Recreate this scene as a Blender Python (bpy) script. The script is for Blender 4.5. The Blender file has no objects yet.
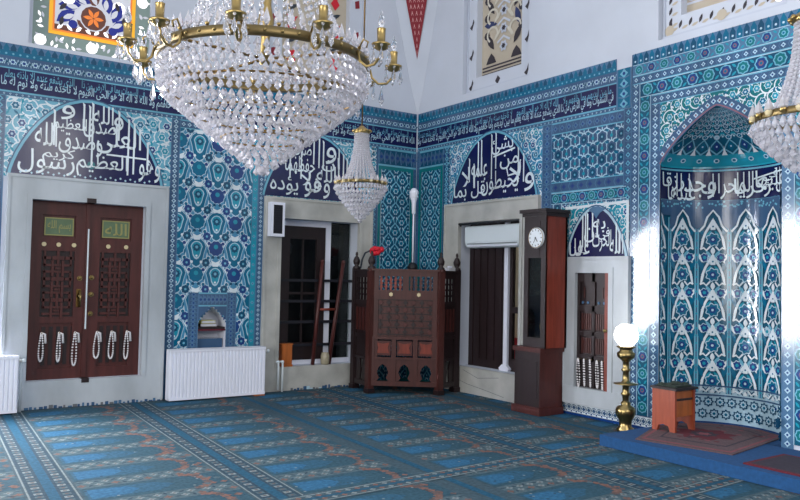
import bpy, math, random, unicodedata
from mathutils import Vector
R = random.Random(7)
PI = math.pi
S = bpy.context.scene
COL = S.collection

# ------------------------------------------------------------------ materials
def lin(c):
    c = c / 255.0
    return c / 12.92 if c <= 0.04045 else ((c + 0.055) / 1.055) ** 2.4
def rgb(r, g, b): return (lin(r), lin(g), lin(b), 1.0)
MATS = {}
def mat(key, col, rough=0.6, metal=0.0, noise=0.0, nscale=6.0, spec=0.5, trans=0.0, emit=0.0, bump=0.0, nstretch=None, detail=4.0, ior=1.45):
    m = bpy.data.materials.new(key); m.use_nodes = True
    nt = m.node_tree; b = nt.nodes['Principled BSDF']
    c = rgb(*col)
    b.inputs['Base Color'].default_value = c
    b.inputs['Roughness'].default_value = rough
    b.inputs['Metallic'].default_value = metal
    b.inputs['Specular IOR Level'].default_value = spec
    b.inputs['IOR'].default_value = ior
    b.inputs['Transmission Weight'].default_value = trans
    if emit:
        b.inputs['Emission Color'].default_value = c
        b.inputs['Emission Strength'].default_value = emit
    if noise or bump:
        tc = nt.nodes.new('ShaderNodeTexCoord'); mp = nt.nodes.new('ShaderNodeMapping')
        nz = nt.nodes.new('ShaderNodeTexNoise')
        nz.inputs['Scale'].default_value = nscale; nz.inputs['Detail'].default_value = detail
        if nstretch: mp.inputs['Scale'].default_value = nstretch
        nt.links.new(tc.outputs['Object'], mp.inputs['Vector']); nt.links.new(mp.outputs['Vector'], nz.inputs['Vector'])
        if noise:
            rp = nt.nodes.new('ShaderNodeMapRange')
            rp.inputs['From Min'].default_value = 0.3; rp.inputs['From Max'].default_value = 0.7
            rp.inputs['To Min'].default_value = 1 - noise; rp.inputs['To Max'].default_value = 1 + noise * 0.6
            mx = nt.nodes.new('ShaderNodeVectorMath'); mx.operation = 'SCALE'
            mx.inputs[0].default_value = c[:3]
            nt.links.new(nz.outputs['Fac'], rp.inputs['Value']); nt.links.new(rp.outputs['Result'], mx.inputs['Scale'])
            nt.links.new(mx.outputs['Vector'], b.inputs['Base Color'])
        if bump:
            bp = nt.nodes.new('ShaderNodeBump'); bp.inputs['Strength'].default_value = bump; bp.inputs['Distance'].default_value = 0.01
            nt.links.new(nz.outputs['Fac'], bp.inputs['Height']); nt.links.new(bp.outputs['Normal'], b.inputs['Normal'])
    MATS[key] = m
    return m
def tile(key, col, noise=0.22): return mat(key, col, rough=0.13, noise=noise, nscale=2.6, spec=0.6)
tile('navy', (15, 20, 72)); tile('cobalt', (26, 62, 122)); tile('slate', (58, 88, 122)); tile('greyblue', (76, 112, 146))
tile('teal', (6, 98, 132)); tile('deepteal', (14, 72, 104)); tile('turq', (30, 142, 166)); tile('green', (12, 108, 116))
tile('aqua', (104, 168, 192)); tile('pale', (172, 202, 218)); tile('white_glaze', (216, 226, 232)); tile('violet', (48, 66, 122))
tile('nichebg', (18, 84, 112)); tile('panelblue', (70, 136, 172)); tile('rust', (128, 92, 104))
mat('plaster', (196, 201, 213), 0.85, noise=0.06, nscale=1.4)
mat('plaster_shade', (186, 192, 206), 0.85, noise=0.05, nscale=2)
mat('plaster_cream', (206, 200, 186), 0.8, noise=0.1, nscale=9)
mat('marble', (178, 184, 190), 0.35, noise=0.22, nscale=2.6, nstretch=(1, 1, 0.45), detail=7)
mat('marble_old', (176, 175, 170), 0.5, noise=0.22, nscale=3.5, detail=8)
mat('marble_vein', (96, 100, 104), 0.5)
mat('redpaint', (128, 26, 40), 0.7); mat('pinkpaint', (200, 150, 150), 0.7)
mat('wood_door', (74, 32, 29), 0.42, noise=0.3, nscale=5, nstretch=(4, 4, 0.5))
mat('wood_dark', (36, 22, 24), 0.45, noise=0.3, nscale=5, nstretch=(4, 4, 0.5))
mat('wood_red', (122, 50, 36), 0.4, noise=0.3, nscale=6, nstretch=(5, 5, 0.5))
mat('wood_lectern', (150, 68, 42), 0.4, noise=0.3, nscale=6, nstretch=(5, 5, 0.5)); mat('wood_orange', (170, 92, 40), 0.45, noise=0.25, nscale=6, nstretch=(5, 5, 0.6))
mat('wood_brown', (70, 34, 30), 0.4, noise=0.3, nscale=6, nstretch=(5, 5, 0.5))
mat('black', (16, 18, 26), 0.5); mat('ironbar', (24, 24, 34), 0.5)
mat('white_paint', (228, 230, 242), 0.4); mat('white_plastic', (214, 222, 226), 0.45); mat('offwhite', (205, 205, 200), 0.6)
mat('bead_white', (222, 218, 220), 0.4)
mat('brass', (152, 132, 88), 0.28, metal=1.0); mat('gold', (166, 142, 92), 0.32, metal=1.0); mat('ringgold', (118, 102, 70), 0.42, metal=1.0); mat('darkbrass', (132, 104, 60), 0.35, metal=1.0, noise=0.2, nscale=20)
mat('ivory', (206, 190, 150), 0.5); mat('plaque_green', (92, 112, 84), 0.5, noise=0.15, nscale=20); mat('plaque_gold', (146, 140, 86), 0.5)
mat('crystal', (244, 242, 248), 0.04, trans=0.68, spec=0.9, ior=1.5)
mat('crystal_clear', (240, 240, 246), 0.03, trans=0.85, spec=0.9, ior=1.5)
mat('glass_pane', (228, 236, 232), 0.02, trans=1.0, ior=1.3)
mat('glass_dark', (52, 66, 68), 0.05, spec=0.8)
mat('lampglow', (255, 252, 246), 0.3, emit=6.0)
mat('g_white', (255, 250, 252), 0.2, emit=0.9); mat('g_blue', (36, 46, 130), 0.2, emit=0.35); mat('g_brown', (104, 62, 50), 0.3, emit=0.15)  # coloured panes emit weakly, put in for daylight behind the glass
mat('g_yellow', (232, 168, 40), 0.3, emit=0.5); mat('g_orange', (220, 120, 50), 0.3, emit=0.5); mat('g_green', (128, 146, 140), 0.4, emit=0.1)
mat('g_pale', (206, 206, 214), 0.4, emit=0.25); mat('g_dark', (52, 46, 54), 0.5); mat('g_sand', (184, 172, 154), 0.5); mat('g_navy', (40, 52, 96), 0.4)
mat('red_flower', (200, 24, 44), 0.6); mat('stem_dark', (44, 52, 62), 0.7); mat('green_cloth', (44, 54, 48), 0.9, noise=0.3, nscale=20)
mat('maroon', (92, 26, 40), 0.95, noise=0.2, nscale=30); mat('rug_brown', (92, 72, 76), 0.95, noise=0.3, nscale=40); mat('rug_dark', (52, 44, 56), 0.95, noise=0.2, nscale=40)
mat('rug_rose', (128, 70, 78), 0.95, noise=0.2, nscale=40)
mat('carpet_blue', (24, 70, 116), 0.95, noise=0.2, nscale=30)
def cp(key, col): return mat(key, col, 0.97, noise=0.3, nscale=34, spec=0.1, detail=6)
cp('c_base', (62, 80, 90)); cp('c_line', (38, 80, 104)); cp('c_dark', (48, 68, 82)); cp('c_cream', (116, 127, 130)); cp('c_orange', (114, 88, 82))
cp('c_blue', (48, 94, 126)); cp('c_mid', (48, 84, 106)); cp('c_teal', (50, 78, 92)); cp('c_mix', (76, 94, 102)); cp('c_brown', (92, 80, 80))
mat('stone_floor', (120, 120, 124), 0.6, noise=0.1)
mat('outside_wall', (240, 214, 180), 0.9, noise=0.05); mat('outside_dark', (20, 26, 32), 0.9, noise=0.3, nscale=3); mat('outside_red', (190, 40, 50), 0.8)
mat('jar', (186, 176, 150), 0.2, trans=0.4); mat('paper', (196, 196, 200), 0.8)
mat('dial', (226, 232, 238), 0.35); mat('book_yellow', (188, 184, 100), 0.7); mat('book_brown', (58, 48, 48), 0.7)
MATS['crystal'].node_tree.nodes['Principled BSDF'].inputs['Coat Weight'].default_value = 0.4

# ------------------------------------------------------------------ mapping frames: (u right, v up, n toward the room)
def fA(u, v, n=0.0): return (u, -n, v)
def fB(u, v, n=0.0): return (-n, -u, v)
def frame2(p0, p1):
    dx, dy = p1[0] - p0[0], p1[1] - p0[1]; L = math.hypot(dx, dy); dx /= L; dy /= L
    return (lambda u, v, n=0.0: (p0[0] + dx * u + dy * n, p0[1] + dy * u - dx * n, v)), L

# ------------------------------------------------------------------ mesh builder
class MB:
    def __init__(s): s.v = []; s.f = []; s.m = []; s.mats = []; s.smooth = []
    def mi(s, k):
        if k not in s.mats: s.mats.append(k)
        return s.mats.index(k)
    def face(s, pts, k, sm=False):
        b = len(s.v); s.v.extend(pts); s.f.append(tuple(range(b, b + len(pts)))); s.m.append(s.mi(k)); s.smooth.append(sm)
    def raw(s, vs, fs, k, sm=False):
        b = len(s.v); s.v.extend(vs); i = s.mi(k)
        for f in fs: s.f.append(tuple(b + q for q in f)); s.m.append(i); s.smooth.append(sm)
    def box(s, F, u0, u1, v0, v1, n0, n1, k):
        P = [F(u, v, n) for n in (n0, n1) for v in (v0, v1) for u in (u0, u1)]
        s.raw(P, [(0, 2, 3, 1), (4, 5, 7, 6), (0, 1, 5, 4), (2, 6, 7, 3), (0, 4, 6, 2), (1, 3, 7, 5)], k)
    def bx(s, x0, x1, y0, y1, z0, z1, k): s.box(lambda u, v, n: (u, n, v), x0, x1, z0, z1, y0, y1, k)
    def prism(s, F, pts, n0, n1, k):
        N = len(pts); P = [F(u, v, n0) for u, v in pts] + [F(u, v, n1) for u, v in pts]
        s.raw(P, [tuple(range(N - 1, -1, -1)), tuple(range(N, 2 * N))] + [(i, (i + 1) % N, N + (i + 1) % N, N + i) for i in range(N)], k)
    def lathe(s, c, prof, k, n=20, sm=True, a0=0.0, a1=2 * PI):
        full = abs(a1 - a0 - 2 * PI) < 1e-6; cnt = n if full else n + 1; vs = []
        for i in range(cnt):
            a = a0 + (a1 - a0) * i / n
            for r, z in prof: vs.append((c[0] + r * math.cos(a), c[1] + r * math.sin(a), c[2] + z))
        K = len(prof); fs = []
        for i in range(n):
            j = (i + 1) % cnt
            for q in range(K - 1): fs.append((i * K + q, j * K + q, j * K + q + 1, i * K + q + 1))
        s.raw(vs, fs, k, sm)
    def tube(s, pts, r, k, n=8, closed=False, sm=True):
        pts = [Vector(p) for p in pts]; N = len(pts); vs = []; up = Vector((0.13, 0.31, 0.94))
        for i, p in enumerate(pts):
            a = pts[(i - 1) % N] if (closed or i) else p; b = pts[(i + 1) % N] if (closed or i < N - 1) else p
            t = (b - a).normalized(); x = t.cross(up)
            if x.length < 1e-3: x = t.cross(Vector((1, 0, 0)))
            x.normalize(); y = t.cross(x); rr = r[i] if isinstance(r, (list, tuple)) else r
            for q in range(n):
                an = 2 * PI * q / n; vs.append(tuple(p + x * (rr * math.cos(an)) + y * (rr * math.sin(an))))
        fs = []
        for i in range(N if closed else N - 1):
            j = (i + 1) % N
            for q in range(n): fs.append((i * n + q, i * n + (q + 1) % n, j * n + (q + 1) % n, j * n + q))
        if not closed: fs += [tuple(range(n - 1, -1, -1)), tuple((N - 1) * n + q for q in range(n))]
        s.raw(vs, fs, k, sm)
    def ball(s, c, r, k, n=8, m=6, sz=1.0, sm=True):
        s.lathe(c, [(max(1e-4, r * math.sin(PI * i / m)), -r * sz * math.cos(PI * i / m)) for i in range(m + 1)], k, n, sm)
    def drop(s, c, r, h, k, n=5, turn=0.0):      # faceted crystal hanging from c
        vs = [(c[0], c[1], c[2]), (c[0], c[1], c[2] - h)]
        for z, q in ((0.35, 0.6), (0.68, 1.0)):
            for i in range(n):
                a = turn + 2 * PI * i / n; vs.append((c[0] + r * q * math.cos(a), c[1] + r * q * math.sin(a), c[2] - h * z))
        fs = []
        for i in range(n):
            j = (i + 1) % n; fs += [(0, 2 + i, 2 + j), (2 + i, 2 + n + i, 2 + n + j, 2 + j), (2 + n + i, 1, 2 + n + j)]
        s.raw(vs, fs, k)
    def build(s, name, parent=None, origin=None):
        me = bpy.data.meshes.new(name)
        o0 = origin or (0, 0, 0)
        me.from_pydata([(x - o0[0], y - o0[1], z - o0[2]) for x, y, z in s.v], [], s.f)
        for k in s.mats: me.materials.append(MATS[k])
        me.polygons.foreach_set('material_index', s.m); me.polygons.foreach_set('use_smooth', s.smooth); me.update()
        o = bpy.data.objects.new(name, me); COL.objects.link(o); o.location = o0
        if parent is not None:
            o.parent = parent; pl = parent
            w = Vector((0, 0, 0))
            while pl: w += pl.location; pl = pl.parent
            o.location = Vector(o0) - w
        return o
def tag(o, label, cat, group=None, kind=None):
    o['label'] = label; o['category'] = cat
    if group: o['group'] = group
    if kind: o['kind'] = kind
    return o
def empty(name, loc, label=None, cat=None, group=None):
    o = bpy.data.objects.new(name, None); COL.objects.link(o); o.location = loc; o.empty_display_size = 0.1
    if label: tag(o, label, cat, group)
    return o
def structure(o, label, cat): tag(o, label, cat, kind='structure'); return o
def dup(o, parent=None):
    c = o.copy(); COL.objects.link(c)
    if parent: c.parent = parent
    for ch in list(o.children): dup(ch, c)
    return c

# ------------------------------------------------------------------ flat patterns fired into the tiles
class Inlay:
    STEP = 0.0008
    def __init__(s): s.clip = None; s.polys = []; s.g = 0; s.lock = False
    def poly(s, pts, k, L):          # shapes fired later lie a hair above the earlier ones of their layer
        if s.clip: pts = clip_rect(pts, s.clip)
        if not s.lock: s.g = (s.g + 1) % 37
        if len(pts) >= 3: s.polys.append((pts, k, L + s.g * .025))
    def cut(s, u0, u1, v0, v1):      # leave an opening free
        out = []
        for pts, k, L in s.polys:
            us = [p[0] for p in pts]; vs = [p[1] for p in pts]
            if max(us) <= u0 or min(us) >= u1 or max(vs) <= v0 or min(vs) >= v1: out.append((pts, k, L)); continue
            for c in ((-99, u0, -99, 99), (u1, 99, -99, 99), (u0, u1, -99, v0), (u0, u1, v1, 99)):
                q = clip_rect(pts, c)
                if len(q) >= 3: out.append((q, k, L))
        s.polys = out
    def rect(s, u0, u1, v0, v1, k, L, nu=1):
        for i in range(nu):
            a = u0 + (u1 - u0) * i / nu; b = u0 + (u1 - u0) * (i + 1) / nu
            s.poly([(a, v0), (b, v0), (b, v1), (a, v1)], k, L)
    def frame(s, u0, u1, v0, v1, w, k, L):
        s.rect(u0, u1, v0, v0 + w, k, L); s.rect(u0, u1, v1 - w, v1, k, L); s.rect(u0, u0 + w, v0 + w, v1 - w, k, L); s.rect(u1 - w, u1, v0 + w, v1 - w, k, L)
    def disc(s, u, v, r, k, L, n=10, sy=1.0):
        s.poly([(u + r * math.cos(2 * PI * i / n), v + r * sy * math.sin(2 * PI * i / n)) for i in range(n)], k, L)
    def rosette(s, u, v, r, p, k, L, d=0.35, rot=0.0, n=None):
        n = n or p * 4
        s.poly([(u + rr * math.cos(a), v + rr * math.sin(a)) for a, rr in ((rot + 2 * PI * i / n, r * (1 - d * (0.5 - 0.5 * math.cos(p * 2 * PI * i / n)))) for i in range(n))], k, L)
    def leaf(s, u, v, ln, w, ang, k, L):
        c, q = math.cos(ang), math.sin(ang); P = []
        for t, h in ((0, 0), (.25, .75), (.5, 1), (.75, .7), (1, 0), (.75, -.7), (.5, -1), (.25, -.75)):
            x = (t - 0.5) * ln; y = h * w * 0.5; P.append((u + c * x - q * y, v + q * x + c * y))
        s.poly(P, k, L)
    def palmette(s, u, v, r, k, L, up=-1):
        P = []
        for i in range(14):
            a = 2 * PI * i / 14; x = r * math.sin(a); y = r * 1.1 * math.cos(a)
            if math.cos(a) < -0.2: y *= 1.65; x *= 0.8
            P.append((u + x, v - up * y))
        s.poly(P, k, L)
    def stroke(s, pts, w, k, L):
        N = len(pts); l = []; r = []
        for i in range(N):
            a = pts[max(0, i - 1)]; b = pts[min(N - 1, i + 1)]; dx, dy = b[0] - a[0], b[1] - a[1]; q = math.hypot(dx, dy) or 1
            nx, ny = -dy / q * w / 2, dx / q * w / 2
            l.append((pts[i][0] + nx, pts[i][1] + ny)); r.append((pts[i][0] - nx, pts[i][1] - ny))
        for i in range(N - 1): s.poly([r[i], r[i + 1], l[i + 1], l[i]], k, L)
    def ring(s, u, v, r, w, k, L, n=14, a0=0, a1=2 * PI):
        s.stroke([(u + r * math.cos(a0 + (a1 - a0) * i / n), v + r * math.sin(a0 + (a1 - a0) * i / n)) for i in range(n + 1)], w, k, L)
    def text(s, body, u0, u1, v0, v1, k, L, shear=0.0, bold=0.012):
        s.g = (s.g + 1) % 37; s.lock = True
        for pts in text_polys(body, bold):
            s.poly([(u0 + (u1 - u0) * (x + shear * y), v0 + (v1 - v0) * y) for x, y in pts], k, L)
        s.lock = False
    def into(s, mb, F, n0=0.0):
        for pts, k, L in s.polys: mb.face([F(u, v, n0 + L * s.STEP) for u, v in pts], k)
        return mb
    def build(s, name, F, parent=None, n0=0.0): return s.into(MB(), F, n0).build(name, parent)
def clip_rect(P, c):
    for ax, lim, sg in ((0, c[0], 1), (0, c[1], -1), (1, c[2], 1), (1, c[3], -1)):
        Q = []; N = len(P)
        if N == 0: return P
        for i in range(N):
            a, b = P[i], P[(i + 1) % N]; da, db = sg * (a[ax] - lim), sg * (b[ax] - lim)
            if da >= 0: Q.append(a)
            if (da > 0 > db) or (da < 0 < db):
                t = da / (da - db); Q.append((a[0] + (b[0] - a[0]) * t, a[1] + (b[1] - a[1]) * t))
        P = Q
    return P
# Arabic letters joined by hand: presentation forms looked up from the Unicode tables, then laid right to left
FORMS = {}
for cp_ in list(range(0xFE80, 0xFEFD)):
    d = unicodedata.decomposition(chr(cp_)).split()
    if d and d[0] in ('<isolated>', '<initial>', '<medial>', '<final>'):
        FORMS.setdefault(tuple(int(q, 16) for q in d[1:]), {})[d[0][1:-1]] = chr(cp_)
def shape(t):
    out = []
    words = t.split(' ')
    for w in words:
        L = []; i = 0
        while i < len(w):
            two = tuple(ord(c) for c in w[i:i + 2])
            if len(two) == 2 and two in FORMS: L.append(two); i += 2
            else: L.append((ord(w[i]),)); i += 1
        s = []
        joined = False
        for q, l in enumerate(L):
            f = FORMS.get(l)
            if not f: s.append(chr(l[0])); joined = False; continue
            nxt = FORMS.get(L[q + 1]) if q + 1 < len(L) else None
            fwd = ('initial' in f) and nxt is not None and ('final' in nxt)
            key = ('medial' if fwd else 'final') if joined else ('initial' if fwd else 'isolated')
            s.append(f.get(key) or f.get('isolated') or list(f.values())[0]); joined = fwd
        out.append(''.join(reversed(s)))
    return ' '.join(reversed(out))
TCACHE = {}
def text_polys(body, bold):
    key = (body, bold)
    if key in TCACHE: return TCACHE[key]
    c = bpy.data.curves.new('letters', 'FONT'); c.body = shape(body); c.resolution_u = 2; c.fill_mode = 'FRONT'; c.offset = bold
    o = bpy.data.objects.new('letters', c); COL.objects.link(o)
    dg = bpy.context.evaluated_depsgraph_get(); dg.update()
    ev = o.evaluated_get(dg); m = ev.to_mesh()
    V = [(v.co.x, v.co.y) for v in m.vertices]; Fs = [tuple(p.vertices) for p in m.polygons]
    ev.to_mesh_clear(); bpy.data.objects.remove(o); bpy.data.curves.remove(c)
    x0 = min(v[0] for v in V); x1 = max(v[0] for v in V); y0 = min(v[1] for v in V); y1 = max(v[1] for v in V)
    P = [[((V[i][0] - x0) / (x1 - x0), (V[i][1] - y0) / (y1 - y0)) for i in f] for f in Fs]
    TCACHE[key] = P
    return P

# ------------------------------------------------------------------ pattern blocks
def border_v(I, u0, u1, v0, v1, k='slate', dots='pale', L=1, step=0.07):
    I.rect(u0, u1, v0, v1, k, L); w = u1 - u0; c = (u0 + u1) / 2
    I.rect(u0, u0 + w * .1, v0, v1, 'greyblue', L + 1); I.rect(u1 - w * .1, u1, v0, v1, 'greyblue', L + 1)
    n = max(1, int((v1 - v0) / step))
    for i in range(n):
        v = v0 + (i + .5) * (v1 - v0) / n
        I.rosette(c, v, w * .27, 4, dots, L + 1, n=8); I.disc(c, v, w * .1, 'cobalt', L + 2, n=6)
        I.stroke([(c - w * .35, v - step * .3), (c, v - step * .5), (c + w * .35, v - step * .3)], w * .07, 'greyblue', L + 1)
def border_h(I, u0, u1, v0, v1, k='slate', dots='pale', L=1, step=0.07):
    I.rect(u0, u1, v0, v1, k, L, max(1, int((u1 - u0) / .2))); h = v1 - v0; c = (v0 + v1) / 2
    for a in (v0, v1 - h * .1): I.rect(u0, u1, a, a + h * .1, 'aqua', L + 1, max(1, int((u1 - u0) / .2)))
    n = max(1, int((u1 - u0) / step))
    for i in range(n):
        u = u0 + (i + .5) * (u1 - u0) / n
        I.rosette(u, c, h * .27, 4, dots, L + 1, n=8); I.disc(u, c, h * .1, 'cobalt', L + 2, n=6)
        I.stroke([(u - step * .3, c - h * .35), (u - step * .5, c), (u - step * .3, c + h * .35)], h * .07, 'greyblue', L + 1)
def motif_band(I, a0, a1, b0, b1, vert, L=1, bg='slate', step=0.2):
    w = b1 - b0; c = (b0 + b1) / 2; n = max(1, round((a1 - a0) / step))
    (I.rect(b0, b1, a0, a1, bg, L) if vert else I.rect(a0, a1, b0, b1, bg, L))
    for e in (b0, b1 - w * .05): (I.rect(e, e + w * .05, a0, a1, 'pale', L + 1) if vert else I.rect(a0, a1, e, e + w * .05, 'pale', L + 1))
    for i in range(n):
        a = a0 + (i + .5) * (a1 - a0) / n; u, v = (c, a) if vert else (a, c)
        even = i % 2 == 0
        I.rosette(u, v, w * .44, 8, 'aqua', L + 1, .12); I.rosette(u, v, w * .36, 8 if even else 6, 'green' if even else 'cobalt', L + 2, .15)
        I.disc(u, v, w * .17, 'aqua' if even else 'rust', L + 3, 8); I.disc(u, v, w * .1, 'teal', L + 4, 6)
        b = a + .5 * (a1 - a0) / n
        for s in (-1, 1):
            u, v = (c + s * w * .25, b) if vert else (b, c + s * w * .25)
            I.leaf(u, v, w * .4, w * .16, s * .9 + (0 if vert else PI / 2), 'turq', L + 2)
def floral(I, u0, u1, v0, v1, bg, L=1, step=0.13, seed=1, cols=('teal', 'turq', 'cobalt', 'white_glaze')):
    rr = random.Random(seed); I.clip = (u0, u1, v0, v1); I.rect(u0, u1, v0, v1, bg, L)
    nu = int((u1 - u0) / step) + 1; nv = int((v1 - v0) / step) + 1
    for i in range(nu + 1):
        for j in range(nv + 1):
            u = u0 + (i + (.5 if j % 2 else 0)) * step + rr.uniform(-.02, .02); v = v0 + j * step + rr.uniform(-.02, .02); k = rr.choice(cols[:3])
            I.ring(u, v, step * .62, step * .1, 'white_glaze', L + 1, 9, rr.uniform(0, 3), rr.uniform(3.6, 6))
            I.rosette(u, v, step * .34, 6, 'white_glaze', L + 2, .3); I.rosette(u, v, step * .27, 6, k, L + 3, .25); I.disc(u, v, step * .1, 'pale', L + 4, 6)
            for q in range(3):
                a = rr.uniform(0, 2 * PI); I.leaf(u + step * .5 * math.cos(a), v + step * .5 * math.sin(a), step * .42, step * .17, a + rr.uniform(-1, 1), rr.choice(('teal', 'turq', 'white_glaze')), L + 2 + q % 2)
    I.clip = None
def palmette_field(I, u0, u1, v0, v1, uc, L=1, px=.49, py=.65, bg='panelblue', vo=0.0):
    I.clip = (u0, u1, v0, v1); I.rect(u0, u1, v0, v1, bg, L)
    for j in range(-1, int((v1 - v0) / (py / 2)) + 2):
        v = v0 + vo + j * py / 2
        for i in range(-3, 4):
            u = uc + (i + (.5 if j % 2 else 0)) * px
            # stems
            for s in (-1, 1):
                I.stroke([(u, v + .17), (u + s * .09, v + .13), (u + s * .15, v + .03), (u + s * .13, v - .09), (u + s * .19, v - .17), (u + s * .245, v - .2)], .011, 'white_glaze', L + 1)
                I.stroke([(u + s * .02, v - .2), (u + s * .1, v - .14), (u + s * .2, v - .12), (u + s * .245, v - .05)], .010, 'pale', L + 1)
                I.leaf(u + s * .155, v + .0, .13, .04, 1.4 * s, 'teal', L + 2); I.leaf(u + s * .075, v - .17, .11, .035, -.7 * s, 'turq', L + 2)
            I.palmette(u, v + .01, .128, 'pale', L + 2); I.palmette(u, v + .01, .119, 'teal', L + 3)
            I.palmette(u, v + .02, .078, 'pale', L + 4); I.palmette(u, v + .022, .066, 'turq', L + 4.95); I.rosette(u, v + .025, .05, 8, 'deepteal', L + 5, .2); I.disc(u, v + .03, .02, 'aqua', L + 6, 6)
            I.disc(u, v - .075, .014, 'white_glaze', L + 6, 6)
            I.poly([(u - .035, v + .12), (u + .035, v + .12), (u + .06, v + .2), (u, v + .17), (u - .06, v + .2)], 'white_glaze', L + 3)   # pale cup above
            m = u + px / 2
            I.rosette(m, v + .02, .104, 10, 'pale', L + 3, .1); I.rosette(m, v + .02, .095, 10, 'teal' if (i + j) % 2 else 'cobalt', L + 4, .1); I.disc(m, v + .04, .03, 'turq', L + 5, 7)
            for s in (-1, 1):
                I.disc(u + s * .125, v + .165, .06, 'pale', L + 3, 10); I.rosette(u + s * .125, v + .165, .054, 8, 'cobalt' if s > 0 else 'deepteal', L + 4, .15); I.disc(u + s * .125, v + .165, .016, 'aqua', L + 5, 6)
                I.disc(u + s * .155, v + .08, .03, 'white_glaze', L + 3, 8); I.disc(u + s * .155, v + .08, .022, 'cobalt', L + 4, 8)
                I.disc(u + s * .15, v - .1, .03, 'white_glaze', L + 3, 8); I.disc(u + s * .15, v - .1, .022, 'teal', L + 4, 8)
                I.disc(u + s * .06, v - .15, .018, 'white_glaze', L + 4, 7); I.disc(u + s * .035, v + .235, .02, 'deepteal', L + 4, 7)
    I.clip = None
def lattice_field(I, u0, u1, v0, v1, bg='deepteal', L=1, p=.225, q=.3):
    I.clip = (u0, u1, v0, v1); I.rect(u0, u1, v0, v1, bg, L); uc = (u0 + u1) / 2
    for j in range(-1, int((v1 - v0) / (q / 2)) + 2):
        v = v0 + j * q / 2
        for i in range(-4, 5):
            u = uc + (i + (.5 if j % 2 else 0)) * p
            for s in (-1, 1):
                I.stroke([(u, v + q * .46), (u + s * p * .18, v + q * .3), (u + s * p * .4, v + q * .12), (u + s * p * .44, v - q * .08), (u + s * p * .22, v - q * .22), (u + s * p * .1, v - q * .46)], .012, 'aqua', L + 1)
                I.leaf(u + s * p * .2, v + q * .05, q * .3, .022, 1.25 * s, 'turq', L + 2); I.leaf(u + s * p * .13, v - q * .3, q * .2, .02, -1.0 * s, 'pale', L + 2)
            I.rosette(u, v, p * .2, 6, 'pale', L + 3, .35); I.rosette(u, v, p * .13, 6, 'teal', L + 4, .2)
            I.disc(u, v + q * .25, .014, 'aqua', L + 3, 6)
    I.clip = None
def hex_field(I, u0, u1, v0, v1, L=1, p=.26):
    I.clip = (u0, u1, v0, v1); I.rect(u0, u1, v0, v1, 'slate', L); q = p * .98
    for j in range(-1, int((v1 - v0) / (q / 2)) + 2):
        v = v0 + .06 + j * q / 2
        for i in range(-1, int((u1 - u0) / p) + 2):
            u = u0 + .1 + (i + (.5 if j % 2 else 0)) * p
            for a in range(6):
                an = PI / 6 + a * PI / 3; du, dv = math.cos(an), math.sin(an)
                I.stroke([(u + du * .07, v + dv * .07), (u + du * .11, v + dv * .11 + .014), (u + du * .155, v + dv * .145)], .014, 'pale' if a % 2 else 'aqua', L + 1)
            I.rosette(u, v, .083, 6, 'pale', L + 2, .18, PI / 6); I.rosette(u, v, .068, 6, 'slate', L + 3, .15, PI / 6); I.rosette(u, v, .045, 8, 'deepteal', L + 4, .2); I.disc(u, v, .014, 'aqua', L + 5, 6)
            for s in (-1, 1): I.leaf(u + s * p * .25, v + q * .25, .11, .034, s * .6, 'teal', L + 2)
            I.disc(u, v + q * .5, .022, 'turq', L + 4, 7)
    I.clip = None
def arch_pts(uc, w, v0, h, n=22, e=2.0, g=.75):
    return [(uc - w * math.cos(PI * i / n), v0 + h * max(0.0, 1 - abs(math.cos(PI * i / n)) ** e) ** g) for i in range(n + 1)]
def lunette(I, uc, w, v0, h, words, L=8, rim='aqua'):
    I.poly(arch_pts(uc, w + .045, v0, h + .045), 'slate', L); I.poly(arch_pts(uc, w + .03, v0, h + .03), rim, L + 1); I.poly(arch_pts(uc, w, v0, h), 'navy', L + 2)
    for t in words:
        body, a, b, c, d = t[:5]
        I.text(body, uc + a * w, uc + b * w, v0 + c * h, v0 + d * h, 'white_glaze', L + 4, bold=t[5] if len(t) > 5 else .004)
def alif(uc, w, v0, h, I, a, c, d, L=12, lean=0.0, th=.020):
    u = uc + a * w
    I.poly([(u - th / 2, v0 + c * h), (u + th / 2, v0 + c * h), (u + th / 2 + lean, v0 + d * h), (u - th * .9 + lean, v0 + d * h + .02), (u - th / 2 + lean, v0 + d * h - .03)], 'white_glaze', L)
VERSE = ['الله لا اله الا هو الحي القيوم', 'لا تاخذه سنة ولا نوم له ما', 'في السموات وما في الارض من ذا', 'الذي يشفع عنده الا باذنه يعلم', 'ما بين ايديهم وما خلفهم ولا']
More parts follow.
